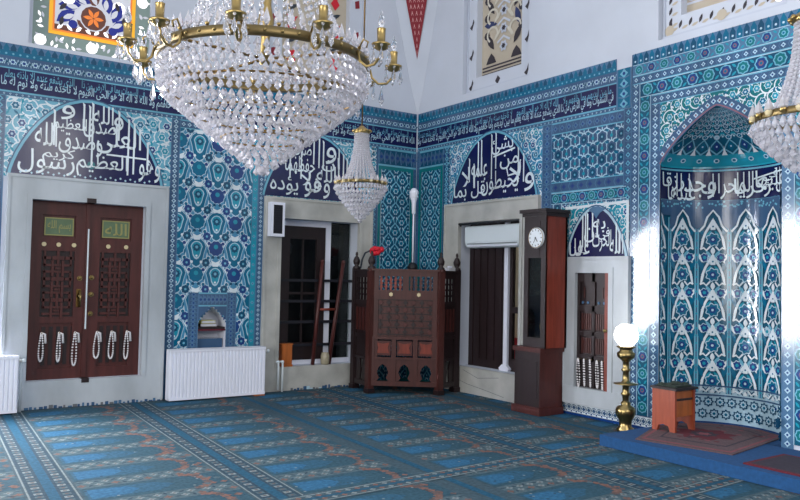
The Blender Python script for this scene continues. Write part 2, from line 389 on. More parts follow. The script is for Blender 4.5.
def frieze(I, u0, u1, start=0, end_panel=None):
    I.rect(u0, u1, 3.36, 3.92, 'slate', 1, 8)
    # cresting of little pointed merlons over a teal band
    I.rect(u0, u1, 3.79, 3.85, 'teal', 2, 8); I.rect(u0, u1, 3.85, 3.925, 'greyblue', 2, 8)
    n = int((u1 - u0) / .068)
    for i in range(n):
        c = u0 + (i + .5) * (u1 - u0) / n
        I.poly([(c - .026, 3.845), (c + .026, 3.845), (c + .03, 3.875), (c, 3.925), (c - .03, 3.875)], 'deepteal' if i % 2 else 'teal', 3)
        I.disc(c, 3.815, .012, 'aqua', 3, 6)
    # small floral band
    I.rect(u0, u1, 3.665, 3.79, 'slate', 2, 8)
    n = int((u1 - u0) / .11)
    for i in range(n):
        c = u0 + (i + .5) * (u1 - u0) / n
        I.rosette(c, 3.728, .034, 6, 'pale', 3); I.disc(c, 3.728, .018, 'cobalt', 4, 6)
        I.stroke([(c + .03, 3.7), (c + .05, 3.76), (c + .07, 3.69), (c + .08, 3.75)], .009, 'pale', 3); I.leaf(c + .055, 3.725, .06, .02, .8, 'deepteal', 4)
    for v in (3.655, 3.405): I.rect(u0, u1, v, v + .014, 'aqua', 3, 8)
    I.rect(u0, u1, 3.42, 3.652, 'navy', 2, 8)
    I.clip = (u0, u1, 3.42, 3.652); u = u1 - .02; k = start
    while u > u0:
        I.text(VERSE[k % 5], u - .78, u - .02, 3.425, 3.575, 'pale', 4, bold=.008); I.text(VERSE[(k + 2) % 5], u - .75, u - .05, 3.51, 3.65, 'aqua', 3, bold=0.004)
        u -= .78; k += 1
    I.clip = None
    border_h(I, u0, u1, 3.36, 3.405, 'slate', 'pale', 2, .06)

# ------------------------------------------------------------------ walls
def wall_cells(mb, F, u0, u1, v0, v1, holes, n0, n1, k):
    us = sorted({u0, u1} | {h[0] for h in holes} | {h[1] for h in holes}); vs = sorted({v0, v1} | {h[2] for h in holes} | {h[3] for h in holes})
    for a, b in zip(us, us[1:]):
        for c, d in zip(vs, vs[1:]):
            x, y = (a + b) / 2, (c + d) / 2
            if not any(h[0] < x < h[1] and h[2] < y < h[3] for h in holes): mb.box(F, a, b, c, d, n0, n1, k)
TOP = 7.0
# left wall -------------------------------------------------------
holesA = [(-5.155, -3.94, .30, 2.27), (-2.19, -1.0, .31, 2.25), (-5.25, -3.82, 3.97, 6.3), (-2.44, -.93, 3.97, 6.3), (-6.6, -5.56, .45, 2.9), (-11.6, -10.2, .1, 3.2), (-3.26, -2.90, .56, 1.09)]
mb = MB(); wall_cells(mb, fA, -13.0, 0.3, 0, TOP, holesA, -.5, 0, 'plaster')
wallA = structure(mb.build('wall_left'), 'left wall, white plaster above blue patterned tiles', 'wall')
# right wall ------------------------------------------------------
NC, NR = 4.85, .63
holesB = [(1.06, 2.24, .34, 2.26), (3.15, 3.62, .33, 1.60), (1.03, 2.30, 4.03, 6.3), (4.18, 5.52, 4.0, 6.3), (NC - NR, NC + NR, 0, 3.25)]
mb = MB(); wall_cells(mb, fB, 0, 8.5, 0, TOP, holesB, -.3, 0, 'plaster')
# spandrel plaster behind the tiles: fill between the arch of the prayer niche and its square hole
def marc(t): return 2.71 + .5 * max(0.0, 1 - abs(t) ** 1.25) ** .8
N = 28
for i in range(N):
    a, b = -1 + 2 * i / N, -1 + 2 * (i + 1) / N
    mb.face([fB(NC + a * NR, marc(a), -.001), fB(NC + b * NR, marc(b), -.001), fB(NC + b * NR, 3.25, -.001), fB(NC + a * NR, 3.25, -.001)], 'plaster')
wallB = structure(mb.build('wall_right'), 'right wall with the prayer niche, white plaster above blue tiles', 'wall')

# --- tiles of the left wall, each panel one part
T0 = .004
I = Inlay(); frieze(I, -7.0, -.02, 0); I.build('inscription_frieze', fA, wallA, T0)
I = Inlay()
floral(I, -5.44, -3.66, 2.5, 3.36, 'aqua', 1, .15, 3)
lunette(I, -4.575, .80, 2.535, .87, [
    ('وهو', .68, .99, .03, .34), ('العظيم', -.18, .52, .04, .36), ('رسول', -.92, -.2, .02, .33), ('العلى', .08, .70, .36, .74), ('وصدق', -.42, .16, .30, .58),
    ('الله', -.72, -.44, .38, .68), ('صدق', -.10, .34, .55, .80), ('الله', .02, .30, .74, .98), ('و', .30, .44, .66, .86), ('العظيم', -.50, -.06, .54, .78), ('و', -.40, -.22, .74, .93), ('كريم', -.62, -.2, .18, .36)])
for a, c, d in ((-.1, .62, .97), (.02, .2, .99), (.38, .55, .93), (.52, .1, .84), (.6, .12, .8), (-.48, .4, .84), (.8, .2, .55), (-.02, .5, .95)): alif(-4.575, .8, 2.535, .87, I, a, c, d)
I.stroke([(-4.4, 2.84), (-3.95, 2.83)], .02, 'white_glaze', 13)
for q in range(26): I.rosette(-5.28 + q * .055, 2.555 + .02 * (q % 2), .014, 4, 'pale', 12)
I.disc(-4.56, 2.70, .045, 'green', 11, 8)
I.build('inscription_lunette', fA, wallA, T0)
I = Inlay(); border_v(I, -5.56, -5.44, 0, 3.36, 'slate', 'aqua', 1); border_v(I, -3.66, -3.55, 0, 3.36, 'slate', 'pale', 1, .06); border_v(I, -2.515, -2.43, 0, 3.36, 'slate', 'pale', 1, .06)
border_h(I, -3.55, -2.515, 3.26, 3.36, 'slate', 'pale', 1, .07)
palmette_field(I, -3.55, -2.60, 0, 3.26, -3.06, 1, vo=.17)
border_v(I, -2.60, -2.515, 0, 3.26, 'turq', 'aqua', 1, .12)
# patterned surround of the little niche
for a in ((-3.39, -3.26, 0, 1.27), (-2.90, -2.77, 0, 1.27)): border_v(I, *a, 'slate', 'greyblue', 9, .05)
border_h(I, -3.26, -2.90, 1.10, 1.27, 'slate', 'greyblue', 9, .05)
for s in (-1, 1):
    I.poly([(-3.08 + s * .18, .92), (-3.08 + s * .15, .98), (-3.08, 1.09), (-3.08 + s * .18, 1.12)] if s < 0 else [(-3.08, 1.09), (-3.08 + .15, .98), (-3.08 + .18, .92), (-3.08 + .18, 1.12)], 'slate', 10)
I.cut(-3.26, -2.90, .5, .90)
for q in range(6): w_ = .18 * (1 - (q + .5) / 6) ** .8; I.cut(-3.08 - w_, -3.08 + w_, .90 + q * .032, .90 + (q + 1) * .032)
I.build('palmette_tile_panel', fA, wallA, T0)
I = Inlay(); floral(I, -2.43, -.72, 2.5, 3.36, 'aqua', 1, .15, 5)
lunette(I, -1.69, .74, 2.535, .85, [
    ('وهو', -.22, .3, .02, .34), ('يؤده', -.9, -.35, .03, .32), ('حفظهما', -.62, -.02, .34, .66), ('ولا', -.3, .12, .1, .42), ('الله', .02, .42, .28, .55), ('و', .2, .42, .58, .86), ('ان', .12, .5, .46, .7), ('ضرب', -.5, -.1, .6, .85), ('كان', .45, .8, .1, .4)])
for a, c, d in ((-.05, .55, .96), (.06, .5, .98), (.15, .5, .93), (.48, .25, .84), (.58, .2, .76), (-.3, .3, .9), (-.52, .3, .78), (.66, .2, .7)): alif(-1.69, .74, 2.535, .85, I, a, c, d)
I.build('inscription_lunette', fA, wallA, T0)
I = Inlay(); border_v(I, -.80, -.68, 0, 3.36, 'slate', 'aqua', 1); border_h(I, -.68, -.02, 3.1, 3.36, 'deepteal', 'slate', 1, .09)
lattice_field(I, -.62, -.12, .05, 3.06); I.frame(-.68, -.07, .0, 3.1, .05, 'green', 8); border_v(I, -.07, -.01, 0, 3.36, 'slate', 'greyblue', 1)
I.build('lattice_tile_panel', fA, wallA, T0)
# --- tiles of the right wall
I = Inlay(); frieze(I, .02, 3.66, 2); border_v(I, 3.66, 3.86, 3.36, 3.8, 'teal', 'aqua', 6, .1); I.build('inscription_frieze', fB, wallB, T0)
I = Inlay(); border_v(I, .01, .08, 0, 3.36, 'slate', 'greyblue', 1); border_h(I, .08, .80, 3.1, 3.36, 'deepteal', 'slate', 1, .09)
lattice_field(I, .13, .58, .05, 3.06); I.frame(.08, .64, .0, 3.1, .05, 'green', 8); border_v(I, .64, .80, 0, 3.36, 'deepteal', 'aqua', 1)
I.build('lattice_tile_panel', fB, wallB, T0)
I = Inlay(); floral(I, .78, 2.56, 2.5, 3.36, 'panelblue', 1, .13, 9)
lunette(I, 1.665, .80, 2.545, .86, [
    ('ولا', .42, .97, .06, .5), ('يحيطون', -.25, .62, .06, .42), ('بشئ', .0, .5, .66, .92), ('من', .2, .62, .42, .64), ('علمه', -.5, -.1, .36, .66), ('الا', -.75, -.4, .2, .55), ('بما', -.96, -.62, .02, .3), ('قل', -.5, -.15, .04, .3)])
for a, c, d in ((-.33, .4, .9), (-.25, .4, .92), (.0, .3, .97), (.1, .45, .98), (.62, .2, .7), (.74, .2, .6), (-.55, .3, .66)): alif(1.665, .8, 2.545, .86, I, a, c, d)
I.stroke([(1.70, 3.09), (2.1, 3.16)], .022, 'white_glaze', 13); I.stroke([(1.95, 2.93), (1.98, 2.82), (2.15, 2.84), (2.2, 3.0)], .024, 'white_glaze', 13)
I.build('inscription_lunette', fB, wallB, T0)
I = Inlay(); border_v(I, 2.56, 2.72, 0, 3.36, 'slate', 'greyblue', 1, .09); border_v(I, 3.76, 3.88, 0, 3.36, 'slate', 'aqua', 1, .09); border_h(I, 2.72, 3.76, 3.22, 3.36, 'slate', 'greyblue', 1, .1)
hex_field(I, 2.72, 3.76, 2.66, 3.22); border_h(I, 2.72, 3.76, 2.53, 2.66, 'slate', 'violet', 1, .12)
motif_band(I, 2.72, 3.80, 2.40, 2.53, False, 1, 'deepteal', .13); hex_field(I, 2.72, 3.76, 0, 2.4)
floral(I, 2.90, 3.84, 1.75, 2.38, 'turq', 7, .13, 12)
for s in (-1, 1): I.stroke([(3.40 + s * .43, 1.78), (3.40 + s * .43, 2.36)], .035, 'white_glaze', 14)
I.stroke([(2.97, 2.34), (3.83, 2.36)], .03, 'white_glaze', 14)
I.poly([(3.30, 2.30), (3.36, 2.335), (3.44, 2.335), (3.54, 2.30), (3.46, 2.26), (3.41, 2.20), (3.37, 2.26)], 'greyblue', 21)
lunette(I, 3.40, .40, 1.78, .53, [('الحرث', -.1, .55, .1, .55), ('الله', .5, .95, .05, .45), ('ان', -.4, .1, .3, .7), ('عفا', -.75, -.2, .05, .4), ('لنا', -.95, -.5, .02, .32), ('به', -.1, .35, .5, .78), ('في', .1, .5, .3, .6)], 14, 'pale')
for a, c, d in ((-.45, .2, .85), (-.35, .2, .9), (-.28, .2, .9), (-.1, .4, .92), (.72, .1, .66), (.82, .1, .5)): alif(3.40, .4, 1.78, .53, I, a, c, d, 19, th=.018)
I.cut(3.14, 3.63, .3, 1.61); I.build('hexagon_tile_panel', fB, wallB, T0)
# tile skirting strip under the small door
I = Inlay(); I.rect(2.5, 4.2, 0, .14, 'white_glaze', 10)
for q in range(24):
    u = 2.54 + q * .072
    I.rosette(u, .085, .026, 4, 'slate', 11); I.ring(u, .085, .034, .007, 'deepteal', 11, 8); I.disc(u + .036, .045, .012, 'cobalt', 11, 6)
I.rect(2.5, 4.2, 0, .03, 'cobalt', 12); I.rect(2.5, 4.2, .132, .142, 'slate', 12); I.build('tile_skirting', fB, wallB, T0)
# prayer niche: borders, crest and spandrels
I = Inlay(); A, B = NC - NR, NC + NR
I.rect(3.86, 6.5, 3.22, 3.92, 'slate', 1)
floral(I, A, B, 2.7, 3.36, 'green', 2, .12, 21, ('turq', 'teal', 'turq', 'white_glaze'))
hole = [fB]
border_v(I, 3.86, 3.97, .12, 3.62, 'slate', 'pale', 2, .075); border_v(I, 4.10, A, .1, 3.46, 'slate', 'pale', 2, .075)
motif_band(I, .14, 3.60, 3.965, 4.105, True, 8, 'nichebg', .17)
border_v(I, B, B + .11, .1, 3.46, 'greyblue', 'pale', 2, .075); motif_band(I, .14, 3.60, B + .11, B + .25, True, 8, 'nichebg', .17); border_v(I, B + .25, B + .36, .12, 3.62, 'slate', 'pale', 2, .075)
border_h(I, A - .1, B + .11, 3.34, 3.44, 'slate', 'pale', 8, .075)
motif_band(I, 3.98, B + .25, 3.44, 3.59, False, 12, 'deepteal', .17)
border_h(I, 3.88, 6.5, 3.59, 3.68, 'slate', 'pale', 12, .085); motif_band(I, 3.88, 6.5, 3.68, 3.80, False, 12, 'greyblue', .15)
n = 38
I.rect(3.88, 6.5, 3.80, 3.92, 'greyblue', 12)
for i in range(n):
    c = 3.91 + i * .069; I.poly([(c - .026, 3.80), (c + .026, 3.80), (c + .03, 3.87), (c, 3.925), (c - .03, 3.87)], 'teal' if i % 2 else 'deepteal', 13); I.disc(c, 3.835, .012, 'pale', 14, 6)
palmette_field(I, B + .36, 7.0, .1, 3.6, 6.2, 1)
# keep only what lies above the niche arch
def above(pts):
    out = []
    for p in pts:
        t = (p[0] - NC) / NR
        out.append((p[0], max(p[1], marc(t))) if abs(t) < 1 and p[1] < 3.3 else p)
    return out
cut = []
for pts, k, L in I.polys:
    cu = sum(p[0] for p in pts) / len(pts); cv = sum(p[1] for p in pts) / len(pts); t = (cu - NC) / NR
    if abs(t) < .999 and cv < 3.34:
        if k == 'green' and L < 3:
            for i in range(N):
                a, b = -1 + 2 * i / N, -1 + 2 * (i + 1) / N
                cut.append(([(NC + a * NR, marc(a)), (NC + b * NR, marc(b)), (NC + b * NR, 3.36), (NC + a * NR, 3.36)], k, L))
            continue
        if cv < marc(t): continue
        pts = above(pts)
    cut.append((pts, k, L))
I.polys = cut
# slate rim following the arch
rimp = [(NC + t * (NR + .0), marc(t) + .045) for t in [(-1 + 2 * i / 40) for i in range(41)]]
I.stroke(rimp, .10, 'slate', 9)
for i in range(1, 40, 2): I.rosette(rimp[i][0], rimp[i][1] + .005, .027, 4, 'pale', 10); I.disc(rimp[i][0], rimp[i][1] + .005, .012, 'rust' if i % 4 == 1 else 'cobalt', 11, 6)
I.stroke([(p[0], p[1] - .04) for p in rimp], .014, 'rust', 11)
def fJ(u, v, n=0.0):             # left jamb tiles are tilted slightly to widen the window's reflection on them
    return fB(u, v, n + .021 * max(0.0, min(.36, NC - NR - u)))
mb = MB()
for pts, k, L in I.polys:
    for c, F in (((-99, NC - NR, -99, 3.3), fJ), ((NC - NR, 99, -99, 99), fB), ((-99, NC - NR, 3.3, 99), fB)):
        q = clip_rect(pts, c)
        if len(q) >= 3: mb.face([F(u, v, T0 + L * I.STEP) for u, v in q], k)
mb.build('niche_tile_border', wallB)
# prayer niche: the hollow itself
def fN(u, v, n=0.0, sh=1.0):      # u = arc length on the half cylinder, left to right
    a = u / NR; r = NR * sh - n
    return (r * math.sin(a), -(NC - r * math.cos(a)), v)
LEN = PI * NR
mb = MB(); I = Inlay(); I.STEP = .0011
mb_ = MB()
def strip(v0, v1, k, n0, seg=90):
    for i in range(seg):
        a, b = LEN * i / seg, LEN * (i + 1) / seg
        mb.face([fN(a, v0, n0), fN(b, v0, n0), fN(b, v1, n0), fN(a, v1, n0)], k)
strip(0, .46, 'pale', 0); strip(.46, 2.34, 'nichebg', 0); strip(2.34, 2.72, 'navy', 0)
bounds = [0] + [math.radians(q) * NR for q in (12, 40, 69, 98.5, 127, 155.5, 180)]
for pi_ in range(7):
    a, b = bounds[pi_], bounds[pi_ + 1]; c = (a + b) / 2; w = b - a
    I.clip = (a, b, .40, 2.36)
    for e in (a, b): I.rect(e - .022, e + .022, .40, 2.18, 'aqua', 5); I.stroke([(e, .4), (e, 2.18)], .012, 'slate', 6)
    for q in range(24):
        v = .45 + q * .075
        for e in (a, b): I.disc(e, v, .012, 'turq', 7, 6)
    if pi_ == 0: c = a - .04; w = .3
    if pi_ == 6: c = b + .04; w = .3
    for q in range(-1, 6):
        v = .52 + q * .36; W = w * .5 - .03
        if v > 2.2: continue
        for s in (-1, 1):
            # white saz leaves closing in an ogee
            I.stroke([(c, v + .20), (c + s * W * .22, v + .15), (c + s * W * .55, v + .075), (c + s * W * .80, v - .01)], .024, 'white_glaze', 6)
            I.poly([(c + s * W * .62, v + .065), (c + s * W * .90, v - .02), (c + s * W * .97, v - .10), (c + s * W * .78, v - .075), (c + s * W * .66, v - .01)][::s], 'white_glaze', 7)
            I.stroke([(c + s * W * .97, v - .10), (c + s * W * .7, v - .085), (c + s * W * .48, v - .11), (c + s * W * .2, v - .07)], .018, 'white_glaze', 6); I.stroke([(c + s * W * .12, v - .2), (c + s * W * .34, v - .16), (c + s * W * .42, v - .235), (c + s * W * .2, v - .25)], .013, 'pale', 6); I.leaf(c + s * W * .92, v - .2, .12, .03, s * 1.3, 'white_glaze', 6)
            I.rosette(c + s * W * .62, v - .185, .052, 7, 'pale', 5, .2); I.rosette(c + s * W * .62, v - .185, .044, 7, 'cobalt', 6, .2); I.disc(c + s * W * .62, v - .185, .018, 'turq', 7, 6)
            I.leaf(c + s * W * .9, v + .1, .14, .05, s * 1.2, 'teal', 6); I.leaf(c + s * W * .34, v + .055, .10, .03, -s * .9, 'turq', 6); I.leaf(c + s * W * .3, v - .15, .11, .03, s * .9, 'aqua', 6)
        I.rosette(c, v, .078, 7, 'pale', 7, .25); I.rosette(c, v, .066, 7, 'teal', 8, .25); I.rosette(c, v, .036, 6, 'cobalt', 9, .2); I.disc(c, v, .014, 'pale', 10, 6)
        I.poly([(c - .022, v + .10), (c + .022, v + .10), (c + .03, v + .15), (c, v + .225), (c - .03, v + .15)], 'white_glaze', 8)
        I.leaf(c, v - .115, .08, .045, PI / 2, 'white_glaze', 7); I.disc(c, v + .135, .010, 'teal', 9, 6)
    # cusped head of each panel
    hd = [(a, 2.06), (c - w * .28, 2.12), (c - w * .2, 2.2), (c, 2.27), (c + w * .2, 2.2), (c + w * .28, 2.12), (b, 2.06)] if 0 < pi_ < 6 else [(a, 2.2), (b, 2.2)]
    for (x0, y0), (x1, y1) in zip(hd, hd[1:]):
        for t in range(3): xa, xb = x0 + (x1 - x0) * t / 3, x0 + (x1 - x0) * (t + 1) / 3; I.poly([(xa, y0 + (y1 - y0) * t / 3), (xb, y0 + (y1 - y0) * (t + 1) / 3), (xb, 2.36), (xa, 2.36)], 'slate', 10)
    I.stroke([(a + .02, 2.04), (c - w * .27, 2.10), (c - w * .18, 2.19), (c, 2.26), (c + w * .18, 2.19), (c + w * .27, 2.10), (b - .02, 2.04)], .02, 'white_glaze', 11)
    for q in range(14): I.disc(a + w * R.random(), 2.28 + .07 * R.random(), .012, 'aqua', 11, 5)
I.clip = None
# geometric dado at the foot
for q in range(18):
    u = .06 + q * .112
    for v in (.19, .31):
        I.rosette(u + (.056 if v > .2 else 0), v, .055, 8, 'deepteal', 2, .3); I.rosette(u + (.056 if v > .2 else 0), v, .036, 8, 'pale', 3, .3); I.disc(u + (.056 if v > .2 else 0), v, .016, 'teal', 4, 6)
    I.stroke([(u, .4), (u + .056, .455)], .012, 'deepteal', 3); I.stroke([(u + .056, .4), (u, .455)], .012, 'deepteal', 3); I.disc(u + .085, .43, .012, 'cobalt', 3, 6)
I.rect(0, LEN, .37, .385, 'slate', 4, 30); I.rect(0, LEN, .465, .48, 'slate', 12, 30); I.rect(0, LEN, .09, .11, 'cobalt', 4, 30)
# inscription band
for v, k in ((2.345, 'aqua'), (2.325, 'slate'), (2.66, 'aqua'), (2.69, 'turq')): I.rect(0, LEN, v, v + .018, k, 5, 30)
for body, a, b, c, d in (('كلما', 1.5, 1.95, 2.38, 2.62), ('دخل', 1.28, 1.6, 2.4, 2.58), ('عليها', 1.02, 1.42, 2.42, 2.64), ('زكريا', .80, 1.2, 2.37, 2.58), ('المحراب', .48, 1.0, 2.37, 2.64), ('وجد', .30, .62, 2.38, 2.6), ('عندها', .10, .42, 2.36, 2.56), ('رزقا', .02, .3, 2.45, 2.64), ('في', 1.1, 1.3, 2.5, 2.64)):
    I.text(body, a, b, c, d, 'white_glaze', 7, bold=.004)
for u in (.22, .27, .36, .60, .84, .9, 1.34): I.stroke([(u, 2.40), (u - .004, 2.64)], .011, 'white_glaze', 7)
I.stroke([(1.0, 2.56), (1.75, 2.575)], .015, 'white_glaze', 7)
I.into(mb, fN, .006)
mb.build('niche_wall', wallB)
# half dome above it
def fD(u, v, n=0.0):             # u in radians 0..pi, v 0..1 up the vault
    t = 1 - v; w = NR * t; z = marc(t)
    return ((w - n) * math.sin(u), -(NC - (w - n) * math.cos(u)), z - n * .5)
mb = MB(); SEG, RG = 36, 16
for i in range(SEG):
    for j in range(RG):
        a, b = PI * i / SEG, PI * (i + 1) / SEG; c, d = j / RG, (j + 1) / RG * (.999 if j == RG - 1 else 1)
        mb.face([fD(a, c), fD(b, c), fD(b, d), fD(a, d)], 'turq' if j < 2 else 'nichebg')
I = Inlay(); I.STEP = .0013
for q in range(11):
    u = PI * (q + .5) / 11
    I.disc(u, .055, .05, 'pale', 3, 7, .5); I.disc(u, .055, .03, 'teal', 4, 6, .5)
    for s in (-1, 1):
        I.stroke([(u, .34), (u + s * .10, .26), (u + s * .13, .2), (u, .13)], .022, 'aqua', 3); I.leaf(u + s * .09, .42, .12, .03, s * .9, 'turq', 3)
    I.poly([(u - .07, .24), (u, .17), (u + .07, .24), (u, .31)], 'cobalt' if q % 2 else 'teal', 4); I.disc(u, .24, .02, 'pale', 5, 6, .7)
    m = u + PI / 22
    I.poly([(m - .05, .12), (m + .05, .12), (m + .02, .17), (m, .25), (m - .02, .17)], 'white_glaze', 4)
    for v, s in ((.38, .9), (.47, .9), (.56, 1), (.64, 1), (.72, 1.1), (.80, 1.2), (.88, 1.3)):
        I.disc(u, v, .085 * s, 'pale', 4, 8, .5); I.disc(u, v, .06 * s, 'teal' if s < 1 else 'slate', 5, 8, .5); I.disc(u, v, .02 * s, 'aqua', 6, 5, .5); I.disc(m, v + .055, .035 * s, 'turq', 4, 6, .6); I.disc(m, v + .01, .03, 'pale', 4, 5, .5)
        I.stroke([(u + .05, v), (m, v + .05), (u + .23, v)], .018, 'pale', 3); I.leaf(m, v + .02, .09, .03, PI / 2, 'turq', 3)
I.into(mb, fD, .004); mb.build('niche_half_dome', wallB)

# --- marble door and window surrounds
def surround(F, u0, u1, v0, v1, o0, o1, p0, p1, parent, k='marble', d=.045, name='marble_surround', lip=.05):
    mb = MB()
    wall_cells(mb, F, u0, u1, v0, v1, [(o0, o1, p0, p1)], -.001, d, k)
    # a moulded inner edge
    for a in ((o0 - lip, o0, p0, p1 + lip), (o1, o1 + lip, p0, p1 + lip), (o0, o1, p1, p1 + lip)): mb.box(F, a[0], a[1], a[2], a[3], d, d + .012, k)
    for a in ((u0, u0 + .03, v0 + .02, v1), (u1 - .03, u1, v0 + .02, v1), (u0 + .03, u1 - .03, v1 - .03, v1)): mb.box(F, a[0], a[1], a[2], a[3], d, d + .01, k)
    return mb
mb = surround(fA, -5.40, -3.68, 0, 2.53, -5.155, -3.94, .30, 2.27, wallA)
for q in range(30): mb.box(fA, -5.16 + q * .049, -5.16 + q * .049 + R.uniform(.02, .045), .0, R.uniform(.012, .04), .045, .052, R.choice(('slate', 'marble_vein', 'greyblue')))
mb.build('marble_surround', wallA)
mb = surround(fA, -2.43, -.78, 0, 2.52, -2.19, -1.0, .31, 2.25, wallA, 'marble_old')
for q in range(26): mb.box(fA, -2.0 + q * .047, -2.0 + q * .047 + R.uniform(.02, .045), .0, R.uniform(.012, .045), .045, .052, R.choice(('pale', 'slate', 'marble_vein')))
mb.build('marble_surround', wallA)
mb = surround(fB, .74, 2.55, 0, 2.53, 1.06, 2.24, .34, 2.26, wallB, 'marble_old')
for pts in ([(.95, .02), (.97, .1), (1.05, .17), (1.3, .12), (1.6, .09), (2.0, .04)], [(.9, .05), (.92, .2), (1.0, .3)], [(1.2, .3), (1.5, .22), (1.9, .27)]):
    J = Inlay(); J.stroke(pts, .006, 'marble_vein', 1); J.into(mb, fB, .046)
mb.build('marble_surround', wallB)
mb = surround(fB, 2.95, 3.88, .14, 1.78, 3.15, 3.62, .33, 1.60, wallB, 'marble', .05, lip=.06)
mb.box(fB, 3.0, 3.86, .14, .33, .05, .075, 'marble'); mb.build('marble_surround', wallB)
# --- little niche in the left wall with shelf
mb = MB(); mb.box(fA, -3.26, -2.90, .56, 1.09, -.26, -.25, 'white_paint')
for s, (a, b) in ((-1, (-3.265, -3.255)), (1, (-2.905, -2.895))): mb.box(fA, a, b, .56, 1.09, -.25, 0, 'white_paint')
for s in (-1, 1): mb.prism(fA, [(-3.08 + s * .185, .9), (-3.08 + s * .15, .985), (-3.08, 1.095), (-3.08 + s * .185, 1.12)][::(1 if s > 0 else -1)], -.25, .0, 'white_paint')
mb.build('niche_lining', wallA)
mb = MB(); mb.box(fA, -3.26, -2.90, .815, .845, -.25, -.01, 'wood_dark'); mb.box(fA, -3.26, -2.90, .80, .818, -.012, 0, 'maroon'); mb.build('niche_shelf', wallA)
mb = MB(); mb.box(fA, -3.21, -3.0, .847, .885, -.2, -.04, 'book_brown'); mb.box(fA, -3.205, -3.005, .852, .88, -.042, -.036, 'paper'); tag(mb.build('book'), 'dark book lying flat on the shelf of the small wall niche, under the yellow book', 'book', 'books in the small wall niche')
mb = MB(); mb.box(fA, -3.20, -3.02, .886, .925, -.19, -.04, 'book_yellow'); mb.box(fA, -3.195, -3.025, .891, .92, -.042, -.037, 'paper'); tag(mb.build('book'), 'yellow-green book lying on top of the dark book in the small wall niche', 'book', 'books in the small wall niche')
mb = MB(); mb.box(fA, -3.25, -2.92, .57, .70, -.24, -.05, 'slate'); tag(mb.build('storage_box'), 'grey-blue box at the bottom of the small wall niche, below the shelf', 'box')

# --- corner pendentive with its painted red triangle
mb = MB(); zs = [3.95, 4.3, 4.7, 5.1, 5.5, 6.2, 7.0]; ww = [0.02, .13, .24, .34, .44, .62, .8]
for i in range(6):
    a, b = ww[i], ww[i + 1]; c, d = zs[i], zs[i + 1]
    mb.face([(-a, -.002, c), (-.002, -a, c), (-.002, -b, d), (-b, -.002, d)], 'plaster')
def fP(u, v, n=0.0):            # u -1..1 across, v height
    w = 0.02 + (v - 3.95) * .29; return (-w * (1 - u) / 2 - n * .7, -w * (1 + u) / 2 - n * .7, v)
I = Inlay()
def tri(u, v): return u * max(0, (v - 4.70)) / max(.05, (v - 3.9)) * .9
for a, b in zip([4.7 + .15 * q for q in range(12)], [4.85 + .15 * q for q in range(12)]):
    I.poly([(tri(-1, a), a), (tri(1, a), a), (tri(1, b), b), (tri(-1, b), b)], 'redpaint', 1)
for q in range(1, 12):
    v = 4.72 + q * .09; n = max(1, q // 2)
    for i in range(n):
        u = tri((-1 + 2 * (i + .5) / n) * .8, v); I.disc(u, v, .022, 'pinkpaint', 2, 6, 1.0); I.stroke([(u - .05, v - .04), (u, v + .01), (u + .05, v - .04)], .016, 'pinkpaint', 2)
I.into(mb, fP, .004); mb.build('pendentive', wallB)

